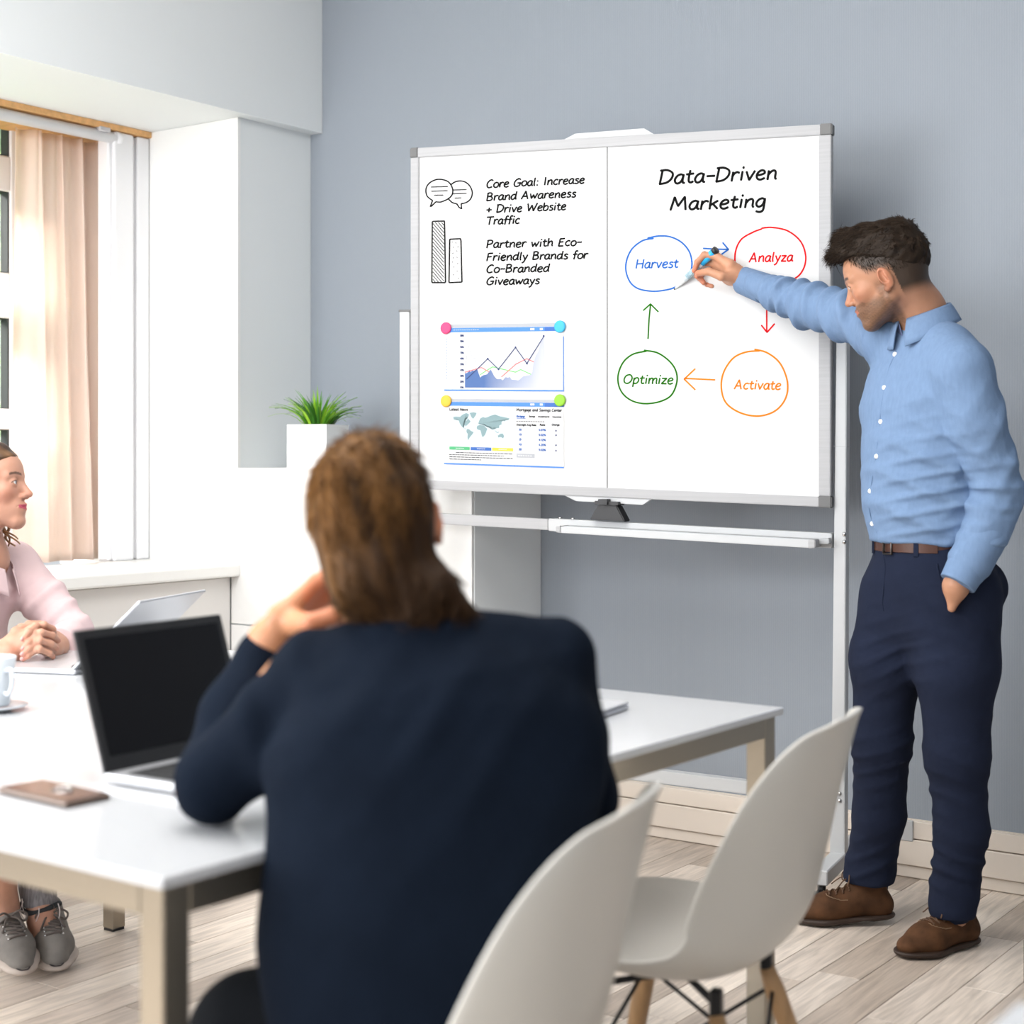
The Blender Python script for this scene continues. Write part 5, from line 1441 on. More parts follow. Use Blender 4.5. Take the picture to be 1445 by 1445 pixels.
def mcol(vp):
    c = face_colors(vp, HO, HR, 1.02, base, np.array(base)*np.array((1.0, .62, .60)), (0.020, 0.012, 0.008), (0.070, 0.038, 0.020), (0.034, 0.020, 0.012), man_scalp, True)
    hd = gauss(vp, A_(984, 388, 4.42), .03)+0.6*gauss(vp, A_(995, 400, 4.45), .02)
    c = lerpc(c, np.array(base)*np.array((1.18, .78, .74)), np.clip(hd, 0, .8))
    hn = gauss(vp, A_(1020, 380, 4.40), .09)
    return np.clip(c*(1+0.25*hn[:, None]), 0, 1)
skinobj('body', [head_g, rh_g, lh_g], body, 0.0024, 0.009, M['skin_tan'], man, mcol)
add_eyes(HO, HR, 1.02, man, (0.06, 0.03, 0.015))
# --- hair: short back and sides, longer tousled top with a quiff
def hl_fn(P):
    q = (P-HO)@HR/1.02; x, y, z = q[:, 0], q[:, 1], q[:, 2]
    f = np.maximum(.088-z-np.clip(x-.05, 0, 1)*.2, 0)
    zl = np.where(x > .040, .080+(x-.04)*.28, np.where(x > -.01, .052+(x+.01)*.56, .052-(-.01-x)*.72))
    return zl-z
hair = [EL(HT((-.008, 0, .048)), V3((.106, .0785, .088))*1.02, HR, .02), EL(HT((.035, 0, .095)), V3((.068, .056, .048))*1.02, HR, .02), EL(HT((.080, .0, .100)), V3((.030, .046, .026))*1.02, HR, .02), EL(A_(1222, 338, 3.89), (.047, .047, .036), HR, .03), EL(A_(1196, 335, 3.92), (.022, .034, .018), HR, .03), EL(HT((-.03, 0, .10)), V3((.072, .058, .040))*1.02, HR, .02), CUT(hl_fn, .010)]
def hdisp(P):
    q = (P-HO)@HR
    return 0.0022*snoise(q*np.array((0.35, 1.6, 1.0)), 210, 9)+0.0020*snoise(q, 75, 3)
M['hair_dark'] = mat('dark_brown_hair', (0.03, 0.02, 0.013), 0.6, spec=0.15, attr=True)
vp, f = sdf_disp(hair, 0.0026, hdisp)
cb_ = np.array((0.017, 0.0105, 0.0065))
hc = np.tile(cb_, (len(vp), 1))*(1+0.45*snoise((vp-HO)@HR*np.array((.4, 1.5, 1)), 240, 2))[:, None]
ho = fast_mesh('hair', vp, f, M['hair_dark'], man, None, np.clip(hc, 0.004, 1))
nn = vnormals(vp, f); rs = np.random.RandomState(4)
q = (vp-HO)@HR; nl = nn@HR
ok = np.where((q[:, 2] > .045) & (nl[:, 2] > -0.15) & ((nl[:, 2] > .0) | (q[:, 2] > .06)))[0]
pick = rs.choice(ok, 4600)
wh = np.array((-.075, .025, .095)); dl = q[pick]-wh; dl[:, 2] *= .4; dl[:, 0] += .02; dl /= np.linalg.norm(dl, axis=1)[:, None]+1e-6
fr_ = ss(q[pick][:, 0], .0, .09)
dl = dl*(1-.5*fr_[:, None])+np.array((1.0, .25, .35))*fr_[:, None]*.7
Ll = 0.014+0.016*fr_+0.006*ss(q[pick][:, 2], .10, .14)
cl = np.tile(cb_, (len(pick), 1))*(0.6+1.5*rs.rand(len(pick)))[:, None]
r_ = np.random.RandomState(8)
clumps('hair_locks', vp[pick]-nn[pick]*.003, nn[pick], dl@HR.T, Ll, .0011, M['hair_dark'], ho, cl, 3, .42, .30)
# curly fringe
fo = np.where((q[:, 0] > .070) & (q[:, 2] > .085))[0]; pk2 = rs.choice(fo, 420)
clumps('fringe_locks', vp[pk2]-nn[pk2]*.004, nn[pk2], (np.tile(np.array((1.0, 0, -.25)), (420, 1))+rs.normal(size=(420, 3))*.45)@HR.T, 0.019, .0017, M['hair_dark'], ho, np.tile(cb_, (420, 1))*(.7+1.2*rs.rand(420))[:, None], 5, .5, .9, 6)
# short sides as fine stubble
vs_, fs_ = sdf_mesh(hp[:1]+[hp[1]], 0.004)
ns_ = vnormals(vs_, fs_); qs = (vs_-HO)@HR; wsc = man_scalp(qs/1.02)
ok = np.where((wsc > .35) & (np.abs(qs[:, 1]) > .02) | ((wsc > .35) & (qs[:, 0] < -.03)))[0]; pk3 = rs.choice(ok, 5200, p=(wsc[ok]/wsc[ok].sum()))
dd = np.tile(np.array((-.25, 0, -1.0)), (len(pk3), 1))
clumps('side_stubble', vs_[pk3]-ns_[pk3]*.0005, ns_[pk3], dd@HR.T, 0.004+0.006*ss(qs[pk3][:, 2], -.02, .06), .00055, M['hair_dark'], ho, np.tile(cb_*1.3, (len(pk3), 1))*(.6+.9*rs.rand(len(pk3)))[:, None], 7, .35, .2, 2)

# --- shirt
M['shirt'] = mat('light_blue_oxford', (0.155, 0.235, 0.375), 0.8, spec=0.15, var=((120, 120, 30), 0.05), bump=[(38, 0.35, 0.006), (700, 0.25, 0.0006)])
M['shirt_in'] = mat('shirt_collar_inside', (0.14, 0.17, 0.30), 0.8)
sq = lambda s_: (tl, s_)
shirt = []
sp = [(1304, 478, 3.90, .060, 1.5), (1307, 515, 3.895, .094, 1.75), (1306, 570, 3.885, .118, 1.40), (1302, 640, 3.88, .121, 1.28), (1300, 700, 3.88, .119, 1.24), (1302, 735, 3.88, .112, 1.24), (1303, 757, 3.88, .109, 1.24)]
for a, b_ in zip(sp[:-1], sp[1:]): shirt.append(RC(A_(*a[:3]), A_(*b_[:3]), a[3], b_[3], .04, sq(a[4])))
shirt += [RC(A_(1335, 492, 3.80), sh_l+V3((0, 0, -.01)), .056, .068, .04), RC(sh_l+V3((0, 0, -.01)), A_(1378, 600, 3.71), .070, .068, .014), RC(A_(1378, 600, 3.71), el_l, .066, .056, .010), RC(el_l, A_(1387, 765, 3.71), .056, .052, .008), RC(A_(1387, 765, 3.71), A_(1362, 798, 3.70), .050, .042, .010)]
shirt += [RC(A_(1290, 478, 3.93), sh_r, .062, .064, .05), RC(sh_r, A_(1200, 446, 4.07), .064, .061, .04), RC(A_(1200, 446, 4.07), el_r, .059, .053, .03), RC(el_r, A_(1095, 413, 4.28), .051, .042, .03), RC(A_(1095, 413, 4.28), A_(1068, 402, 4.34), .041, .037, .02)]
def axisd(P, a, b_):
    ba = V3(b_)-V3(a); t = np.clip((P-V3(a))@ba/(ba@ba), 0, 1); return t, np.linalg.norm(P-(V3(a)+t[:, None]*ba), axis=1)
def shirt_disp(P):
    out = np.zeros(len(P))
    # right sleeve: rings of creases, strongest near elbow and armpit
    t, d = axisd(P, A_(1068, 402, 4.34), sh_r); m_ = np.exp(-(np.maximum(d-.07, 0)/.03)**2)*(t > 0)*(t < 1)
    along = V3(sh_r-A_(1068, 402, 4.34)); along /= np.linalg.norm(along)
    kx = along*62+V3((0, 0, 1))*26
    out += m_*(.0105*folds(P, kx, 1.5, 3, 2.2)+.006*folds(P, along*95-V3((0, 0, 1))*30, 1.8, 5, 2.5)-.003)*ss(t, .06, .2)
    # left sleeve
    t, d = axisd(P, sh_l, el_l); m_ = np.exp(-(np.maximum(d-.085, 0)/.03)**2); a2 = V3(el_l-sh_l); a2 /= np.linalg.norm(a2)
    out += m_*(.0075*folds(P, a2*30+V3(RT)*34, 1.3, 7, 2.5)-.001)*ss(t, .05, .3)
    out += gauss(P, el_l, .09)*.009*folds(P, a2*75-V3(RT)*20, 1.2, 11, 2.2)
    t, d = axisd(P, el_l, A_(1358, 800, 3.665)); m_ = np.exp(-(np.maximum(d-.065, 0)/.03)**2)
    out += m_*.006*folds(P, a2*52+V3(RT)*20, 1.2, 13, 2.4)*ss(t, 0, .2)*(1-ss(t, .8, 1))
    # body: diagonal drapes gathering at the belt
    c = A_(1300, 690, 3.75); m_ = gauss(P, c, .17)
    out += m_*(.0110*folds(P, V3((0, 0, 1))*50+V3(RT)*15, 1.6, 17, 2.6)+.007*folds(P, V3((0, 0, 1))*80-V3(RT)*26, 1.6, 19, 2.6)-.002)
    c = A_(1275, 560, 3.72); out += gauss(P, c, .12)*.008*folds(P, V3((0, 0, 1))*30-V3(RT)*34, 1.5, 23, 2.6)
    c = A_(1240, 500, 3.9); out += gauss(P, c, .08)*.007*folds(P, V3((0, 0, 1))*20+V3(RT)*55, 1.2, 27, 2.4)
    out += .0012*snoise(P, 26, 31)+.0016*(1-np.abs(snoise(P*np.array((1, 1, .6)), 42, 33)))**3
    return out
shirt.append(CUT(lambda P: (H-(764-CY)/F*3.88)-P[:, 2]-0.0, .006))
shirt_o = sdfobj('shirt', shirt, 0.0034, M['shirt'], man, shirt_disp, 0.012)
# cut of shirt keeps z above the belt except the sleeve: forearm sleeve added as cuff parts below
sleeve2 = [RC(A_(1390, 755, 3.71), A_(1372, 788, 3.70), .0535, .0480, .02), RC(A_(1372, 788, 3.70), A_(1363, 806, 3.695), .0470, .0435, .02)]
sdfobj('sleeve', sleeve2, 0.003, M['shirt'], man, lambda P: .005*folds(P, V3((0, 0, 1))*60+V3(RT)*30, 1.2, 13, 2.4), 0.008)
def cuff(name, a, b_, ra, rb, mt, par, sqz=None):
    return sdfobj(name, [RC(a, b_, ra, rb, .004, sqz), CUT(lambda P: (P-V3(a))@((V3(a)-V3(b_))/np.linalg.norm(V3(a)-V3(b_))), .002), CUT(lambda P: (P-V3(b_))@((V3(b_)-V3(a))/np.linalg.norm(V3(a)-V3(b_))), .002)], 0.0022, mt, par)
cuff('cuff', A_(1367, 795, 3.697), A_(1351, 824, 3.690), .0480, .0430, M['shirt'], man)
cuff('cuff', A_(1081, 408, 4.325), A_(1048, 395.5, 4.395), .0425, .0385, M['shirt'], man)
# collar
nc0 = V3(A_(1301, 444, 3.885)); cu = V3(dirc(-.25, .02, .97)); cfm = frame(V3(dirc(-.80, -.52, -.10)), Vector(cu))
def cring(th, r, dz, sx=1.0):
    v = np.array((math.cos(th)*r*sx, math.sin(th)*r, dz)); return Vector(nc0+cfm@v)
tp = []; bt = []; tin = []
for th in np.linspace(0.20, 2*PI-0.20, 26):
    ff = (math.cos(th)+1)/2
    tp.append(cring(th, .069, .020-.030*ff, 1.04)); bt.append(cring(th, .087+.012*ff**3, -.030-.048*ff**1.6, 1.05)); tin.append(cring(th, .066, -.02-.03*ff, 1.04))
co = band_strip('collar', tp, bt, M['shirt'], man, .0035, lambda t: Vector(cu)*0.006)
band_strip('collar_stand', tp, tin, M['shirt_in'], co, .002)
# placket and buttons follow the front of the shirt
def onto(px, py, D0=3.55, prims=shirt, disp=shirt_disp, off=0.0):
    Dv = np.linspace(D0, D0+0.5, 250); P = np.array([A_(px, py, d) for d in Dv]); d = sdf_eval(prims, P, disp)
    i_ = np.argmax(d < off)
    return (P[i_], Dv[i_]) if (d < off).any() else (P[-1], None)
pp = [(1262, 497), (1252, 520), (1246, 547), (1241, 575), (1239, 600), (1236, 625), (1233, 648), (1229, 672), (1226, 695), (1224, 715), (1229, 738), (1236, 752)]
ln = []
for (x, y) in pp:
    for dx in (0, 2, 4, 6, 8):
        p, ok_ = onto(x+2+dx, y)
        if ok_ is not None: break
    ln.append(Vector(p)-FW*0.001)
tubeobj('placket_seam', smooth_pts(ln, 6), 0.0011, M['shirt_in'] if False else M['shirt'], shirt_o, 6)
M['button'] = mat('shirt_button', (0.80, 0.79, 0.77), 0.3)
for (x, y) in ((1263, 500), (1248, 547), (1243, 595), (1237, 644), (1228, 693), (1231, 739)):
    for dx in (0, 2, 4, 6, 8):
        p, ok_ = onto(x+dx, y)
        if ok_ is not None: break
    n_ = (FW*-0.75+RT*-0.62).normalized(); p = Vector(p)
    bm = bmesh.new(); tube(bm, [p-n_*.001, p+n_*.0012, p+n_*.0028, p+n_*.0026, p+n_*.0016], [.0058, .0060, .0052, .0032, .0025], 16)
    obj_bm('button', bm, M['button'], shirt_o, True)

# --- trousers
M['navy'] = mat('navy_chino', (0.0115, 0.016, 0.034), 0.9, spec=0.12, var=(9, 0.10), bump=[(30, 0.3, 0.006), (600, 0.2, 0.0006)])
zb = H-(757-CY)/F*3.88
tr0 = [RC(A_(1304, 757, 3.88), A_(1311, 810, 3.885), .104, .119, .03, sq(1.24)), RC(A_(1311, 810, 3.885), A_(1310, 860, 3.885), .119, .112, .04, sq(1.22)),
       RC(A_(1385, 830, 3.90), A_(1375, 865, 3.90), .064, .056, .06), RC(A_(1368, 845, 3.80), A_(1358, 905, 3.81), .062, .066, .05),
       RC(hip_r, A_(1252, 930, 3.97), .098, .088, .05), RC(A_(1252, 930, 3.97), kn_r, .086, .070, .04), RC(kn_r, A_(1241, 1150, 4.05), .069, .066, .03), RC(A_(1241, 1150, 4.05), A_(1228, 1222, 4.09), .064, .062, .02), RC(A_(1228, 1222, 4.09), A_(1226, 1236, 4.095), .062, .064, .02),
       RC(hip_l, A_(1350, 940, 3.82), .102, .094, .05), RC(A_(1350, 940, 3.82), kn_l, .092, .074, .04), RC(kn_l, A_(1357, 1170, 3.85), .073, .063, .03), RC(A_(1357, 1170, 3.85), A_(1347, 1255, 3.87), .062, .057, .02), RC(A_(1347, 1255, 3.87), A_(1344, 1280, 3.868), .056, .057, .02)]
tr0.append(CUT(lambda P: P[:, 2]-zb-0.004, .003))
zr_ = H-(1244-CY)/F*4.09; zl_ = H-(1292-CY)/F*3.87
def hem(P):
    lat = P@V3(RT); right = lat < (1290-CX)/F*3.98
    return np.where(right, zr_-P[:, 2], zl_-P[:, 2])
tr0.append(CUT(hem, .003))
def tr_disp(P):
    out = .0012*snoise(P, 22, 41)+.0018*(1-np.abs(snoise(P*np.array((.7, .7, 1.2)), 30, 43)))**3
    for c, r, a, sd in ((kn_r+V3((0, 0, -.05)), .09, .012, 3), (kn_l+V3((0, 0, -.06)), .10, .016, 5), (A_(1230, 1215, 4.05), .08, .010, 7), (A_(1347, 1225, 3.83), .09, .010, 9), (A_(1262, 900, 3.85), .12, .006, 11), (A_(1340, 900, 3.72), .12, .006, 13)):
        out += gauss(P, c, r)*a*(folds(P, V3((0, 0, 1))*74+V3(RT)*(30 if sd % 4 == 1 else -34), 2.2, sd, 2.0)-.2)
    t, d = axisd(P, A_(1276, 800, 3.8), A_(1290, 1000, 3.8))
    return out
tr_o = sdfobj('trousers', tr0, 0.0034, M['navy'], man, tr_disp, 0.012)
# pocket opening
pts = []
for (x, y) in ((1322, 795), (1326, 815), (1331, 835), (1340, 855), (1346, 862)):
    p, ok_ = onto(x, y, 3.5, tr0, tr_disp); pts.append(Vector(p)-FW*.001)
tubeobj('pocket_edge', smooth_pts(pts, 5), .0022, M['navy'], tr_o, 6)
pts = []
for (x, y) in ((1246, 780), (1249, 800), (1247, 825), (1245, 850), (1247, 862)):
    p, ok_ = onto(x, y, 3.5, tr0, tr_disp); pts.append(Vector(p)-FW*.001)
tubeobj('fly_seam', smooth_pts(pts, 5), .0018, M['navy'], tr_o, 6)
# --- belt
M['belt'] = mat('brown_leather_belt', (0.060, 0.022, 0.013), 0.4, spec=0.35, var=(30, 0.2))
zc_ = H-(767-CY)/F*3.88
bc = V3(A_(1304, 767, 3.88)); bc[2] = 0
def ell(th, r0, z, rr): 
    v = math.cos(th)*rr*tf+math.sin(th)*rr*1.24*tl+bc; return Vector((v[0], v[1], z))
def beltring(name, z0, z1, r_, th0, th1, mt, par, n=72, t=0.0035):
    bm = bmesh.new(); closed = abs(th1-th0-2*PI) < 1e-6; rows = []
    for k in range(n if closed else n+1):
        th = th0+(th1-th0)*k/n
        rows.append([bm.verts.new(ell(th, 0, z, r)) for r, z in ((r_, z0), (r_+t, z0+.0015), (r_+t, z1-.0015), (r_, z1))])
    for k in range(n):
        a, b_ = rows[k], rows[(k+1) % len(rows)]
        for j in range(4): bm.faces.new((a[j], a[(j+1) % 4], b_[(j+1) % 4], b_[j]))
    if not closed: bm.faces.new(rows[0]); bm.faces.new(rows[-1][::-1])
    return obj_bm(name, bm, mt, par, False)
bz0, bz1 = zc_-.019, zc_+.017
belt = beltring('belt', bz0, bz1, .1075, 0, 2*PI, M['belt'], man)
beltring('belt_tip', bz0+.001, bz1-.001, .1108, 0.08, 1.02, M['belt'], belt, 30)
for th in (0.62, -.6, 1.5, 2.5, -1.6): beltring('belt_loop', bz0-.008, bz1+.006, .1125, th-.045, th+.045, M['navy'], belt, 3, .003)
M['buckle'] = mat('dark_buckle', (0.10, 0.09, 0.085), 0.3, 0.9)
bm = bmesh.new(); tube(bm, [ell(-.07, 0, bz0-.003, .1165), ell(.13, 0, bz0-.003, .1165), ell(.13, 0, bz1+.003, .1165), ell(-.07, 0, bz1+.003, .1165), ell(-.07, 0, bz0-.003, .1165)], .0030, 8)
obj_bm('buckle', bm, M['buckle'], belt, True)
# --- shoes
gp = lambda px, py: W(px, py, F*H/(py-CY))
t1 = gp(1126, 1302); h1 = gp(1258, 1302); d_ = (t1-h1).normalized()
so1 = shoe('shoe', t1, h1+Vector((0, 0, .012)), man, 'brown')
t2_ = gp(1268, 1353); h2_ = t2_+(gp(1372, 1330)-t2_).normalized()*0.27
so2 = shoe('shoe', t2_, h2_, man, 'brown')
for (k_, a_2) in ((kn_r, an_r), (kn_l, an_l)):
    d_ = Vector(a_2-k_).normalized(); bm = bmesh.new(); tube(bm, [Vector(a_2)-d_*.10, Vector(a_2)-d_*.02, Vector(a_2)+d_*.008], [.0410, .0385, .0375], 24); obj_bm('sock', bm, M['navy'], man, True)
adopt(man)

# --- the marker pen (held, but a thing of its own)
pen = thing('marker_pen', 'light blue and clear whiteboard marker in the writing hand', 'pen')
pt0 = bp(951.5, 408.5, 0.001); pe = W(1011, 352, bdD(985)-0.075)
ax_ = (pe-pt0); Lp = ax_.length; ax_.normalize()
M['pen_blue'] = mat('pen_blue', (0.02, 0.42, 0.82), 0.3); M['pen_clear'] = mat('pen_pale', (0.72, 0.80, 0.84), 0.2); M['pen_white'] = mat('pen_white_print', (0.75, 0.78, 0.78), 0.4)
def seg(name, a, b_, ra, rb, mt, n=18):
    bm = bmesh.new(); tube(bm, [pt0+ax_*Lp*a, pt0+ax_*Lp*b_], [ra, rb], n); return obj_bm(name, bm, mt, pen, True)
seg('nib', 0, .035, .0014, .0022, M['ink_black']); seg('nib_cone', .03, .26, .0030, .0082, M['pen_white']); seg('barrel', .26, .70, .0085, .0085, M['pen_clear']); seg('barrel_print', .32, .60, .0088, .0088, mat('pen_print', (0.35, 0.50, 0.58), 0.4, var=((400, 400, 400), 0.5)))
seg('cap', .66, .94, .0098, .0108, M['pen_blue']); seg('cap_end', .94, 1.0, .0110, .0110, M['black_plastic'])
c = pt0+ax_*Lp*.84-FW*.0105; bm = bmesh.new(); bmesh.ops.create_uvsphere(bm, u_segments=10, v_segments=8, radius=.0022, matrix=Matrix.Translation(c)); obj_bm('cap_dot', bm, M['black_plastic'], pen, True)

# ================================================================ seated man in the navy jacket
sit = thing('person.001', 'person seated with back to the camera in a navy jacket, chin on hand', 'person', cw(-.10, 1.90, 0))
M['skin_fair'] = skin_mat('skin_fair')
SO = A_(534, 753, 2.0); SR = frame(dirc(.04, 1.0, -.10), dirc(-.20, .03, .98))
sp2, ST = head_prims(SO, SR, 0.95)
nk = A_(574, 855, 1.97)
shead = list(sp2)+[RC(SO+SR@V3((-.03, 0, -.03)), nk, .054, .057, .02), RC(nk, A_(590, 920, 1.95), .057, .062, .03)]
bd = [RC(nk, A_(590, 935, 1.93), .055, .070, .03)]
tor = [(600, 980, 1.93, .075), (610, 1120, 1.90, .095), (615, 1290, 1.87, .098), (620, 1440, 1.85, .105)]
for a, b_ in zip(tor[:-1], tor[1:]): bd.append(RC(A_(*a[:3]), A_(*b_[:3]), a[3], b_[3], .03, (V3(RT), 1.35)))
s_l = A_(432, 950, 1.96); s_r = A_(786, 942, 1.96); e_l = A_(292, 1108, 1.97); wr_s = A_(372, 918, 2.10)
e_r = A_(817, 1125, 2.02); w_r2 = A_(740, 1180, 2.25)
shand = [RC(V3(e_l)*.35+V3(wr_s)*.65, wr_s, .024, .022, .02), RC(wr_s, A_(385, 905, 2.10), .022, .023, .02)]
bd += [RC(s_l, e_l, .045, .038, .03), RC(e_l, wr_s, .034, .022, .02), RC(s_r, e_r, .034, .032, .03), RC(e_r, w_r2, .032, .026, .02)]
K2 = [A_(447, 822, 2.10), A_(456, 842, 2.13), A_(462, 862, 2.15), A_(466, 882, 2.17)]
F2 = [[A_(474, 802, 2.09), A_(492, 806, 2.08), A_(506, 818, 2.08)], [A_(492, 832, 2.13), A_(516, 842, 2.12), A_(532, 852, 2.11)],
      [A_(500, 855, 2.16), A_(522, 866, 2.15), A_(540, 872, 2.13)], [A_(496, 880, 2.18), A_(516, 888, 2.17), A_(530, 892, 2.15)]]
T2 = [A_(418, 880, 2.07), A_(440, 880, 2.02), A_(472, 868, 2.02), A_(505, 845, 2.03)]
shand += hand_prims(A_(385, 905, 2.10), K2, F2, T2, 1.06)
# right hand resting on the table
K3 = [w_r2+Vector((-.02, .05, 0)), w_r2+Vector((-.035, .035, 0)), w_r2+Vector((-.05, .02, 0)), w_r2+Vector((-.06, 0, 0))] if False else None
hr = V3(w_r2)
dv = V3(RT)*-.8+V3(FW)*.6
kk = [hr+dv*.075+V3(FW)*(.03-.02*i_)+V3((0, 0, -.01)) for i_ in range(4)]
ff = [[k+dv*.03+V3((0, 0, -.004)), k+dv*.055+V3((0, 0, -.012)), k+dv*.075+V3((0, 0, -.018))] for k in kk]
bd += hand_prims(hr, kk, ff, [hr+dv*.02+V3(FW)*.02, hr+dv*.05+V3(FW)*.05, hr+dv*.08+V3(FW)*.055], 1.0)
hipL = A_(560, 1440, 1.90); hipR = A_(690, 1440, 1.88); knL = A_(355, 1462, 1.93); knR = A_(700, 1480, 2.25)
for h_, k_, s_ in ((hipL, knL, 0), (hipR, knR, 0)):
    an = np.array((k_[0], k_[1], .09)); bd += [RC(h_, k_, .072, .052, .03), RC(k_, an, .050, .038, .03)]
b2 = tuple(np.array(srgb(214, 150, 110))*0.74)
def scol(vp): return face_colors(vp, SO, SR, 0.95, b2, np.array(b2)*np.array((1, .6, .6)), (.05, .03, .02), None, None, None, True)
skinobj('body', [shead, shand], bd, 0.0032, 0.008, M['skin_fair'], sit, scol)
add_eyes(SO, SR, 0.95, sit, (0.10, 0.12, 0.14))
# hair
def hl2(P):
    q = (P-SO)@SR/0.95; x, y, z = q[:, 0], q[:, 1], q[:, 2]
    zl = np.where(x > .055, .085, np.where(x > .0, .035+(x)*.9, np.where(x > -.03, .035+x*1.5, -.40)))
    return zl-z
nape = A_(583, 855, 1.925)
h2 = [EL(ST((-.012, 0, .046)), V3((.104, .0720, .086)), SR, .02), RC(ST((-.055, 0, .0)), ST((-.058, .0, -.055)), .062, .052, .04, (SR@V3((0, 1, 0)), 1.12)), RC(ST((-.062, 0, -.055)), nape, .050, .046, .04, (SR@V3((0, 1, 0)), 1.15)), RC(A_(610, 845, 1.915), A_(640, 862, 1.91), .034, .020, .03), CUT(hl2, .01)]
def hd2(P):
    q = (P-SO)@SR; return .0028*snoise(q*np.array((1, 1.5, .35)), 130, 3)+.003*snoise(q, 45, 8)
M['hair_brown'] = mat('light_brown_hair', (0.2, 0.1, 0.05), 0.6, spec=0.15, attr=True)
vp, f = sdf_disp(h2, 0.0034, hd2)
q = (vp-SO)@SR
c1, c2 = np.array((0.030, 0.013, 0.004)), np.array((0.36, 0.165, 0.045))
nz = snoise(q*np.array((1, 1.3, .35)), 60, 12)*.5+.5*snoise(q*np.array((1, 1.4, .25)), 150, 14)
mixw = np.clip(.42+.42*nz+.9*(q[:, 2]-.04)*2.2+.9*(q[:, 1]-.0)*3.2-.25, 0, 1)  # strand tone noise, plus lit top and left side painted into the colour
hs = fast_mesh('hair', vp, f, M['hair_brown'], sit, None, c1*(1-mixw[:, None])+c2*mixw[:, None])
nn = vnormals(vp, f); okk = np.where(~((np.abs(q[:, 1]) > .058) & (q[:, 2] < .035) & (q[:, 2] > -.06)))[0]; pk4 = rs.choice(okk, 6000); ql = q[pk4]
dn = np.stack([-.6*np.ones(len(pk4)), .25*np.sin(ql[:, 2]*30+ql[:, 1]*20), -1.0+0*ql[:, 0]], 1)
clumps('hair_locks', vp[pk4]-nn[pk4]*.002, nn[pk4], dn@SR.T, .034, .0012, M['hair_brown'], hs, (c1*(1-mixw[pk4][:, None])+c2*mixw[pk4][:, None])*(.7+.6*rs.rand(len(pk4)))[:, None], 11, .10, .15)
# jacket
M['jacket'] = mat('navy_wool_jacket', (0.0050, 0.0085, 0.0165), 0.9, spec=0.06, var=(10, 0.12), bump=[(26, 0.3, 0.008), (500, 0.2, 0.0006)])
rx = (V3(RT), 1.55)
jk = []
tj = [(600, 945, 1.94, .056, 1.5), (612, 985, 1.93, .092, 1.78), (618, 1040, 1.91, .106, 1.66), (612, 1130, 1.89, .108, 1.62), (592, 1240, 1.87, .106, 1.52), (578, 1340, 1.85, .108, 1.40), (575, 1500, 1.83, .116, 1.35)]
for a, b_ in zip(tj[:-1], tj[1:]): jk.append(RC(A_(*a[:3]), A_(*b_[:3]), a[3], b_[3], .05, (V3(RT), a[4])))
jk += [RC(A_(552, 893, 1.905), A_(628, 889, 1.905), .024, .024, .02), RC(A_(550, 918, 1.94), A_(440, 950, 1.96), .036, .046, .04), RC(A_(655, 912, 1.94), A_(784, 922, 1.955), .040, .046, .04),
       RC(A_(442, 956, 1.96), A_(378, 1040, 1.955), .050, .056, .02), RC(A_(375, 1040, 1.955), A_(302, 1104, 1.97), .056, .050, .012),
       RC(A_(302, 1104, 1.98), A_(335, 1010, 2.05), .048, .044, .010), RC(A_(335, 1010, 2.05), A_(371, 926, 2.10), .042, .0375, .03),
       RC(A_(788, 930, 1.96), A_(802, 1040, 1.98), .046, .048, .015), RC(A_(802, 1040, 1.98), e_r, .048, .045, .010), RC(e_r, A_(760, 1170, 2.20), .044, .036, .03)]
def jdisp(P):
    out = .0015*snoise(P, 20, 51)
    a2 = V3(e_l-s_l); a2 /= np.linalg.norm(a2)
    out += gauss(P, A_(400, 1010, 1.92), .10)*.009*(1.5*folds(P, a2*50+V3((0, 0, 1))*20, 1.4, 5, 2.2)-.2)
    out += gauss(P, A_(300, 1080, 2.0), .10)*.007*(folds(P, V3((0, 0, 1))*60+V3(RT)*20, 1.3, 9, 2.2)-.2)
    out += gauss(P, A_(620, 1150, 1.75), .22)*.006*(folds(P, V3((0, 0, 1))*22-V3(RT)*26, 1.6, 15, 2.4)-.2)
    out += gauss(P, A_(820, 1010, 1.93), .09)*.007*(folds(P, V3(RT)*60, 1.3, 19, 2.2)-.2)
    return out
jo = sdfobj('jacket', jk, 0.0055, M['jacket'], sit, jdisp, .012)
# jacket collar hugging the neck
nc = V3(A_(584, 912, 1.95)); cf2 = frame(dirc(0, 1), Vector((0, 0, 1)))
tp = []; bt = []
for th in np.linspace(.9, 2*PI-.9, 22):
    ff_ = (1-math.cos(th))/2
    tp.append(Vector(nc+cf2@np.array((math.cos(th)*.074, math.sin(th)*.082, .012*ff_)))); bt.append(Vector(nc+cf2@np.array((math.cos(th)*.098-.004, math.sin(th)*.118, -.045))))
band_strip('jacket_collar', tp, bt, M['jacket'], jo, .005)
# back seam, dark trousers
M['black_trousers'] = mat('dark_trousers', (0.006, 0.007, 0.009), 0.9, spec=0.1, bump=(30, .3, .005))
tt = []
for h_, k_ in ((hipL, knL), (hipR, knR)):
    an = np.array((k_[0], k_[1], .10)); tt += [RC(h_, k_, .092, .070, .05), RC(k_, an, .066, .058, .04)]
tt.append(RC(A_(570, 1480, 1.86), A_(680, 1480, 1.86), .12, .12, .05))
tt.append(CUT(lambda P: .075-P[:, 2], .004))
sdfobj('trousers', tt, 0.006, M['black_trousers'], sit, lambda P: .003*snoise(P, 25, 6), .006)
for k_ in (knL, knR):
    a = Vector((k_[0], k_[1], 0)); d_ = (-RT*.5+FW*.85).normalized(); shoe('shoe', a+d_*.19, a-d_*.07, sit, 'brown')
adopt(sit)

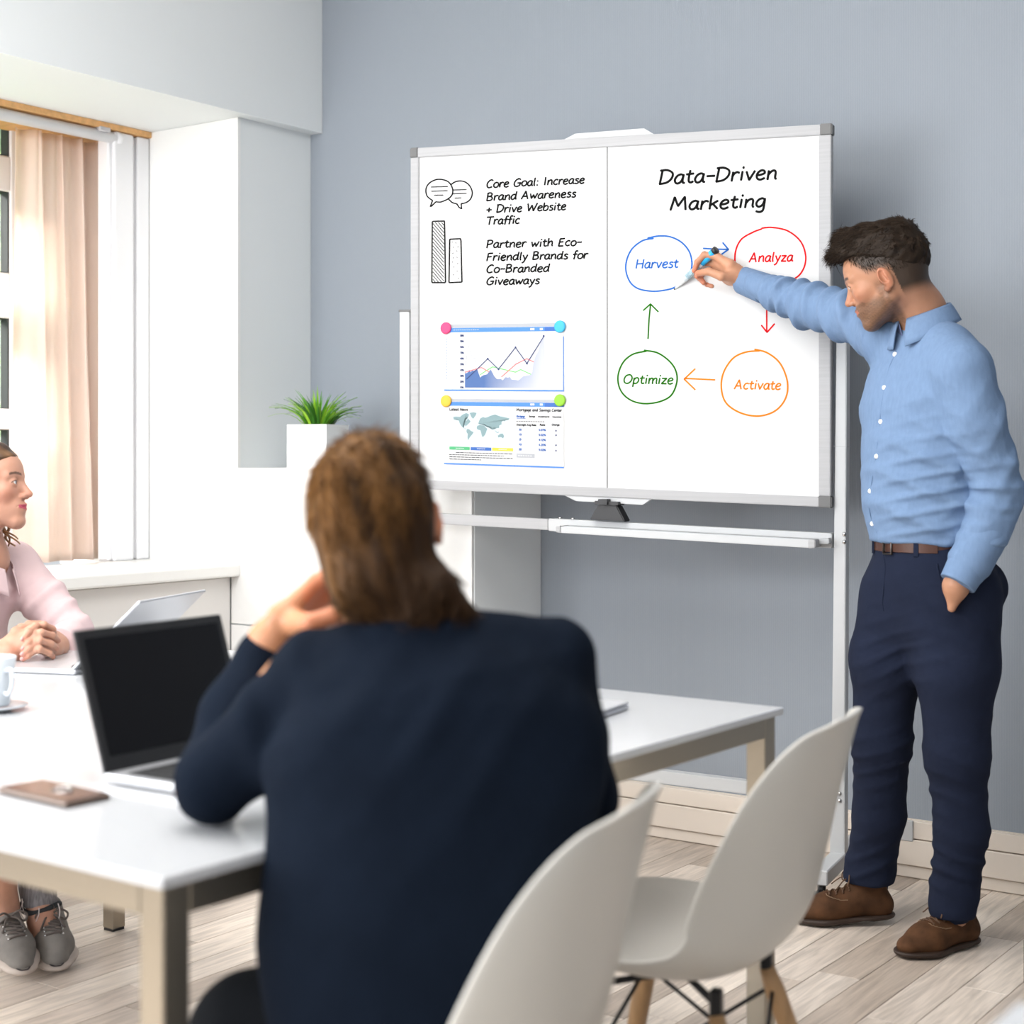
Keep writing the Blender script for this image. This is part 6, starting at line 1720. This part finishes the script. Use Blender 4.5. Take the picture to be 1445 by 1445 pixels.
# ================================================================ seated woman in the pink shirt
wo = thing('person.002', 'woman in a pale pink shirt at the left edge, hands clasped on the table', 'person', cw(-1.50, 3.92, 0))
M['skin_light'] = skin_mat('skin_light')
WR = frame(dirc(1.0, -.02, .06), dirc(-.05, .10, 1.0)); WS = .97
WO = A_(46, 697, 3.85)-WR@(V3((.1225, 0, -.0085))*WS)
wp, WT = head_prims(WO, WR, WS, True)
wn = A_(-20, 790, 3.88)
whead = list(wp)+[RC(WO+WR@V3((-.02, 0, -.02)), wn, .048, .050, .02), RC(wn, A_(-45, 850, 3.90), .050, .060, .03)]
wb_ = [RC(wn, A_(-45, 850, 3.90), .048, .065, .03)]
whand = []
tw = [(-50, 850, 3.90, .075), (-75, 930, 3.92, .090), (-110, 1030, 3.93, .105)]
for a, b_ in zip(tw[:-1], tw[1:]): wb_.append(RC(A_(*a[:3]), A_(*b_[:3]), a[3], b_[3], .03, (V3(FW), 1.4)))
wsl = A_(18, 800, 4.02); wsr = A_(-75, 812, 3.72); wel = A_(106, 893, 3.90); wer = A_(-90, 925, 3.50)
wwl = A_(80, 914, 3.72); wwr = A_(8, 925, 3.52)
wb_ += [RC(wsl, wel, .040, .034, .03), RC(wel, wwl, .033, .024, .02), RC(wsr, wer, .040, .034, .03), RC(wer, wwr, .033, .024, .02)]
# clasped hands: interlocked fingers, each hand with palm, four fingers and a thumb
K4 = [A_(44, 888, 3.575), A_(38, 897, 3.550), A_(36, 907, 3.535), A_(37, 917, 3.530)]
F4 = [[A_(62, 882, 3.555), A_(74, 888, 3.575), A_(76, 893, 3.595)], [A_(58, 893, 3.52), A_(74, 897, 3.545), A_(82, 904, 3.57)], [A_(56, 904, 3.51), A_(72, 909, 3.53), A_(80, 915, 3.555)], [A_(56, 916, 3.505), A_(70, 922, 3.525), A_(75, 927, 3.545)]]
T4 = [A_(18, 905, 3.545), A_(22, 892, 3.57), A_(30, 886, 3.585), A_(47, 883, 3.60)]
whand += [RC(V3(wer)*.3+V3(wwr)*.7, wwr, .027, .0235, .02), RC(wwr, A_(14, 915, 3.545), .0235, .022, .02), RC(V3(wel)*.4+V3(wwl)*.6, wwl, .026, .0235, .02), RC(wwl, A_(80, 911, 3.66), .0235, .022, .02)]
whand += hand_prims(A_(14, 915, 3.545), K4, F4, T4, .92)
K5 = [A_(64, 889, 3.62), A_(66, 899, 3.595), A_(66, 909, 3.575), A_(64, 919, 3.565)]
F5 = [[A_(50, 884, 3.54), A_(40, 892, 3.515), A_(33, 902, 3.505)], [A_(50, 898, 3.525), A_(40, 907, 3.505), A_(34, 915, 3.50)], [A_(50, 908, 3.515), A_(40, 916, 3.50), A_(33, 923, 3.495)], [A_(50, 918, 3.51), A_(40, 925, 3.50), A_(33, 930, 3.50)]]
T5 = [A_(74, 900, 3.65), A_(66, 888, 3.63), A_(56, 882, 3.615), A_(40, 880, 3.60)]
whand += hand_prims(A_(80, 911, 3.66), K5, F5, T5, .92)
# legs
whl = A_(-150, 1040, 4.02); whr = A_(-150, 1050, 3.84); wkl = A_(28, 1070, 3.90); wkr = A_(-40, 1075, 3.60)
wal = A_(60, 1300, 3.78); war = A_(2, 1275, 3.74)
wb_ += [RC(whl, wkl, .075, .052, .03), RC(wkl, wal, .050, .033, .03), RC(whr, wkr, .075, .052, .03), RC(wkr, A_(-5, 1180, 3.68), .052, .050, .03)]
wleg = [RC(A_(-5, 1180, 3.68), war, .050, .036, .03), RC(V3(wkl)*.5+V3(wal)*.5, wal, .041, .033, .03), RC(wal, A_(63, 1325, 3.76), .031, .034, .02), RC(war, A_(8, 1310, 3.72), .034, .036, .02)]
b3 = tuple(np.array(srgb(226, 170, 144))*0.66)
def wcol(vp):
    c = face_colors(vp, WO, WR, WS, b3, (0.42, 0.055, 0.105), (0.075, 0.042, 0.030), None, None, None, True)
    tips = sum(gauss(vp, p, .010) for p in (F5[0][2], F5[1][2], F5[2][2], F5[3][2], F4[0][2], F4[1][2], F4[2][2], F4[3][2]))
    return lerpc(c, np.array(b3)*np.array((1.15, .82, .80)), np.clip(tips, 0, 1)*.8)
skinobj('body', [whead, whand, wleg], wb_, 0.0024, 0.008, M['skin_light'], wo, wcol)
add_eyes(WO, WR, WS, wo, (0.16, 0.22, 0.28))
M['nail'] = mat('pink_nail', (0.62, 0.33, 0.30), 0.2)
for p, p0 in ((F5[0][2], F5[0][1]), (F5[1][2], F5[1][1]), (F5[2][2], F5[2][1]), (F5[3][2], F5[3][1])):
    d = Vector(p-p0).normalized(); c = Vector(p)-FW*.0048+Vector((0, 0, .0030))+d*.002
    bm = bmesh.new(); bmesh.ops.create_uvsphere(bm, u_segments=12, v_segments=8, radius=1.0)
    R3 = Matrix.Translation(c) @ d.to_track_quat('X', 'Y').to_matrix().to_4x4() @ Matrix.Diagonal((.0058, .0042, .0030, 1)); bmesh.ops.transform(bm, matrix=R3, verts=bm.verts[:]); obj_bm('fingernail', bm, M['nail'], wo, True)
# hair: swept back with curls behind the neck
def hl3(P):
    q = (P-WO)@WR/WS; x, y, z = q[:, 0], q[:, 1], q[:, 2]
    zl = np.where(x > .035, .066+(x-.035)*.42, np.where(x > -.01, .015+(x+.01)*1.13, .015+(x+.01)*2.0))
    return zl-z
h3 = [EL(WT((-.012, 0, .052)), V3((.110, .083, .088))*WS, WR, .02), RC(WT((-.08, 0, .01)), WT((-.085, 0, -.08)), .055, .045, .03), CUT(hl3, .008)]
M['hair_blonde'] = mat('light_brown_curls', (0.2, 0.1, 0.05), 0.4, spec=0.45, attr=True)
hd3 = lambda P: .003*snoise((P-WO)@WR*np.array((.4, 1.3, 1.2)), 130, 5)
vp, f = sdf_disp(h3, 0.003, hd3); q = (vp-WO)@WR
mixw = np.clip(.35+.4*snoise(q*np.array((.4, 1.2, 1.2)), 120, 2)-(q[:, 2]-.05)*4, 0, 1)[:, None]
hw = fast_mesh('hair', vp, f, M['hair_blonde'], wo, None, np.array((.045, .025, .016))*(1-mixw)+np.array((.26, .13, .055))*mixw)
r4 = random.Random(3)
curls = []
for k in range(22):
    x0 = -.075+.075*r4.random(); y0 = (.062 if r4.random() < .6 else -.062)+.02*r4.random(); z0 = -.01-.02*r4.random()
    Lc = .10+.05*r4.random(); ph = r4.random()*6; ra = .010+.006*r4.random(); pts = []
    for t in np.linspace(0, 1, 34):
        a = ph+t*(9+3*r4.random()*0)
        pts.append(WT((x0+.05*t+ra*math.cos(a), y0*(1+.25*t)+ra*math.sin(a), z0-Lc*t)))
    bm = bmesh.new(); tube(bm, pts, [.0042*(1-.55*abs(2*t-1)) for t in np.linspace(0, 1, 34)], 6)
    obj_bm('curl', bm, M['curl'] if 'curl' in M else M.setdefault('curl', mat('golden_curl', (0.34, 0.18, 0.08), 0.4, spec=0.5, var=(120, .35))), hw, True)
# shirt
M['pink'] = mat('pale_pink_cotton', (0.66, 0.50, 0.51), 0.85, spec=0.15, bump=[(40, 0.3, 0.005), (700, .2, .0005)])
ws_ = []
for a, b_, s_ in (((-30, 805, 3.89, .050), (-38, 835, 3.89, .085), 1.7), ((-38, 835, 3.89, .088), (-66, 930, 3.91, .112), 1.5), ((-66, 930, 3.91, .112), (-108, 1050, 3.93, .122), 1.35)):
    ws_.append(RC(A_(*a[:3]), A_(*b_[:3]), a[3], b_[3], .04, (V3(FW), s_)))
ws_ += [RC(A_(-10, 800, 3.96), wsl, .050, .058, .04), RC(wsl, A_(66, 850, 3.96), .060, .057, .04), RC(A_(66, 850, 3.96), wel, .055, .046, .012), RC(wel, A_(90, 906, 3.79), .045, .040, .012),
        RC(A_(-70, 800, 3.80), wsr, .052, .058, .04), RC(wsr, wer, .058, .048, .04), RC(wer, A_(-30, 925, 3.515), .046, .038, .03)]
def wdisp(P):
    out = .0014*snoise(P, 24, 61)
    out += gauss(P, A_(70, 860, 3.9), .10)*.008*(1.4*folds(P, V3(RT)*46-V3((0, 0, 1))*40, 1.4, 3, 2.2)-.2)
    out += gauss(P, A_(100, 895, 3.82), .07)*.006*(folds(P, V3(RT)*60+V3((0, 0, 1))*40, 1.4, 7, 2.2)-.2)
    out += gauss(P, A_(10, 880, 3.75), .14)*.007*(folds(P, V3(RT)*48+V3((0, 0, 1))*8, 1.4, 13, 2.2)-.2)
    return out
wso = sdfobj('shirt', ws_, 0.0034, M['pink'], wo, wdisp, .012)
cuff('cuff', V3(A_(97, 902, 3.84)), V3(A_(84, 911, 3.74)), .0475, .043, M['pink'], wo)
ncw = V3(A_(-16, 785, 3.88)); cfw = frame(dirc(.96, -.25, -.3), dirc(.25, 0, .96))
tp = []; bt = []
for th in np.linspace(.30, 2*PI-.30, 24):
    ff_ = (math.cos(th)+1)/2
    tp.append(Vector(ncw+cfw@np.array((math.cos(th)*.066, math.sin(th)*.060, .035-.050*ff_)))); bt.append(Vector(ncw+cfw@np.array((math.cos(th)*.088+.018*ff_**4, math.sin(th)*.080, -.005-.070*ff_**1.5))))
band_strip('collar', tp, bt, M['pink'], wo, .0025, lambda t: Vector((0, 0, .004)))
# grey ripped jeans with a rolled dark hem, seat and thighs hidden behind the table
M['jeans'] = mat('grey_denim', (0.21, 0.20, 0.21), 0.85, var=((200, 200, 20), .35), bump=(300, .4, .001)); M['hem'] = mat('dark_hem', (0.025, 0.028, 0.032), 0.8); M['thread'] = mat('frayed_thread', (0.62, 0.56, 0.55), 0.8)
jz = H-(1276-CY)/F*3.80
jn = [RC(whl, wkl, .088, .068, .04), RC(wkl, A_(56, 1272, 3.80), .064, .042, .03), RC(whr, wkr, .088, .068, .04), RC(wkr, A_(-12, 1150, 3.665), .064, .058, .03), CUT(lambda P: jz-P[:, 2], .003)]
jo2 = sdfobj('jeans', jn, 0.0045, M['jeans'], wo, lambda P: .003*snoise(P, 40, 5), .006)
hc_ = V3(A_(57, 1278, 3.80)); bm = bmesh.new()
tube(bm, [Vector(hc_+np.array((math.cos(a)*.0445, math.sin(a)*.0445, .006*math.sin(a*2+1)))) for a in np.linspace(0, 2*PI, 30)], .0065, 8, False); obj_bm('rolled_hem', bm, M['hem'], jo2, True)
for (x0, y0, x1, y1, bend) in ((33, 1272, 36, 1300, -6), (82, 1275, 83, 1296, 2), (55, 1281, 50, 1302, 2), (31, 1268, 38, 1298, -2)):
    bm = bmesh.new(); tube(bm, smooth_pts([W(x0, y0, 3.75), W((x0+x1)/2+bend, (y0+y1)/2, 3.745), W(x1, y1, 3.745)], 5), .0011, 6); obj_bm('loose_thread', bm, M['thread'], jo2, True)
# sneakers
tA = gp(80, 1374); hA = tA+(gp(58, 1322)-tA).normalized()*.235; hA.z = .050
shoe('shoe', tA, hA, wo, 'sneaker', L_=.262)
tB = W(32, 1380, 3.62); tB.z = 0.012; hB = W(-18, 1318, 3.84); hB.z = tB.z; hB = tB+(hB-tB).normalized()*.225; hB.z = .075
shoe('shoe', tB, hB, wo, 'sneaker', L_=.262)
adopt(wo)
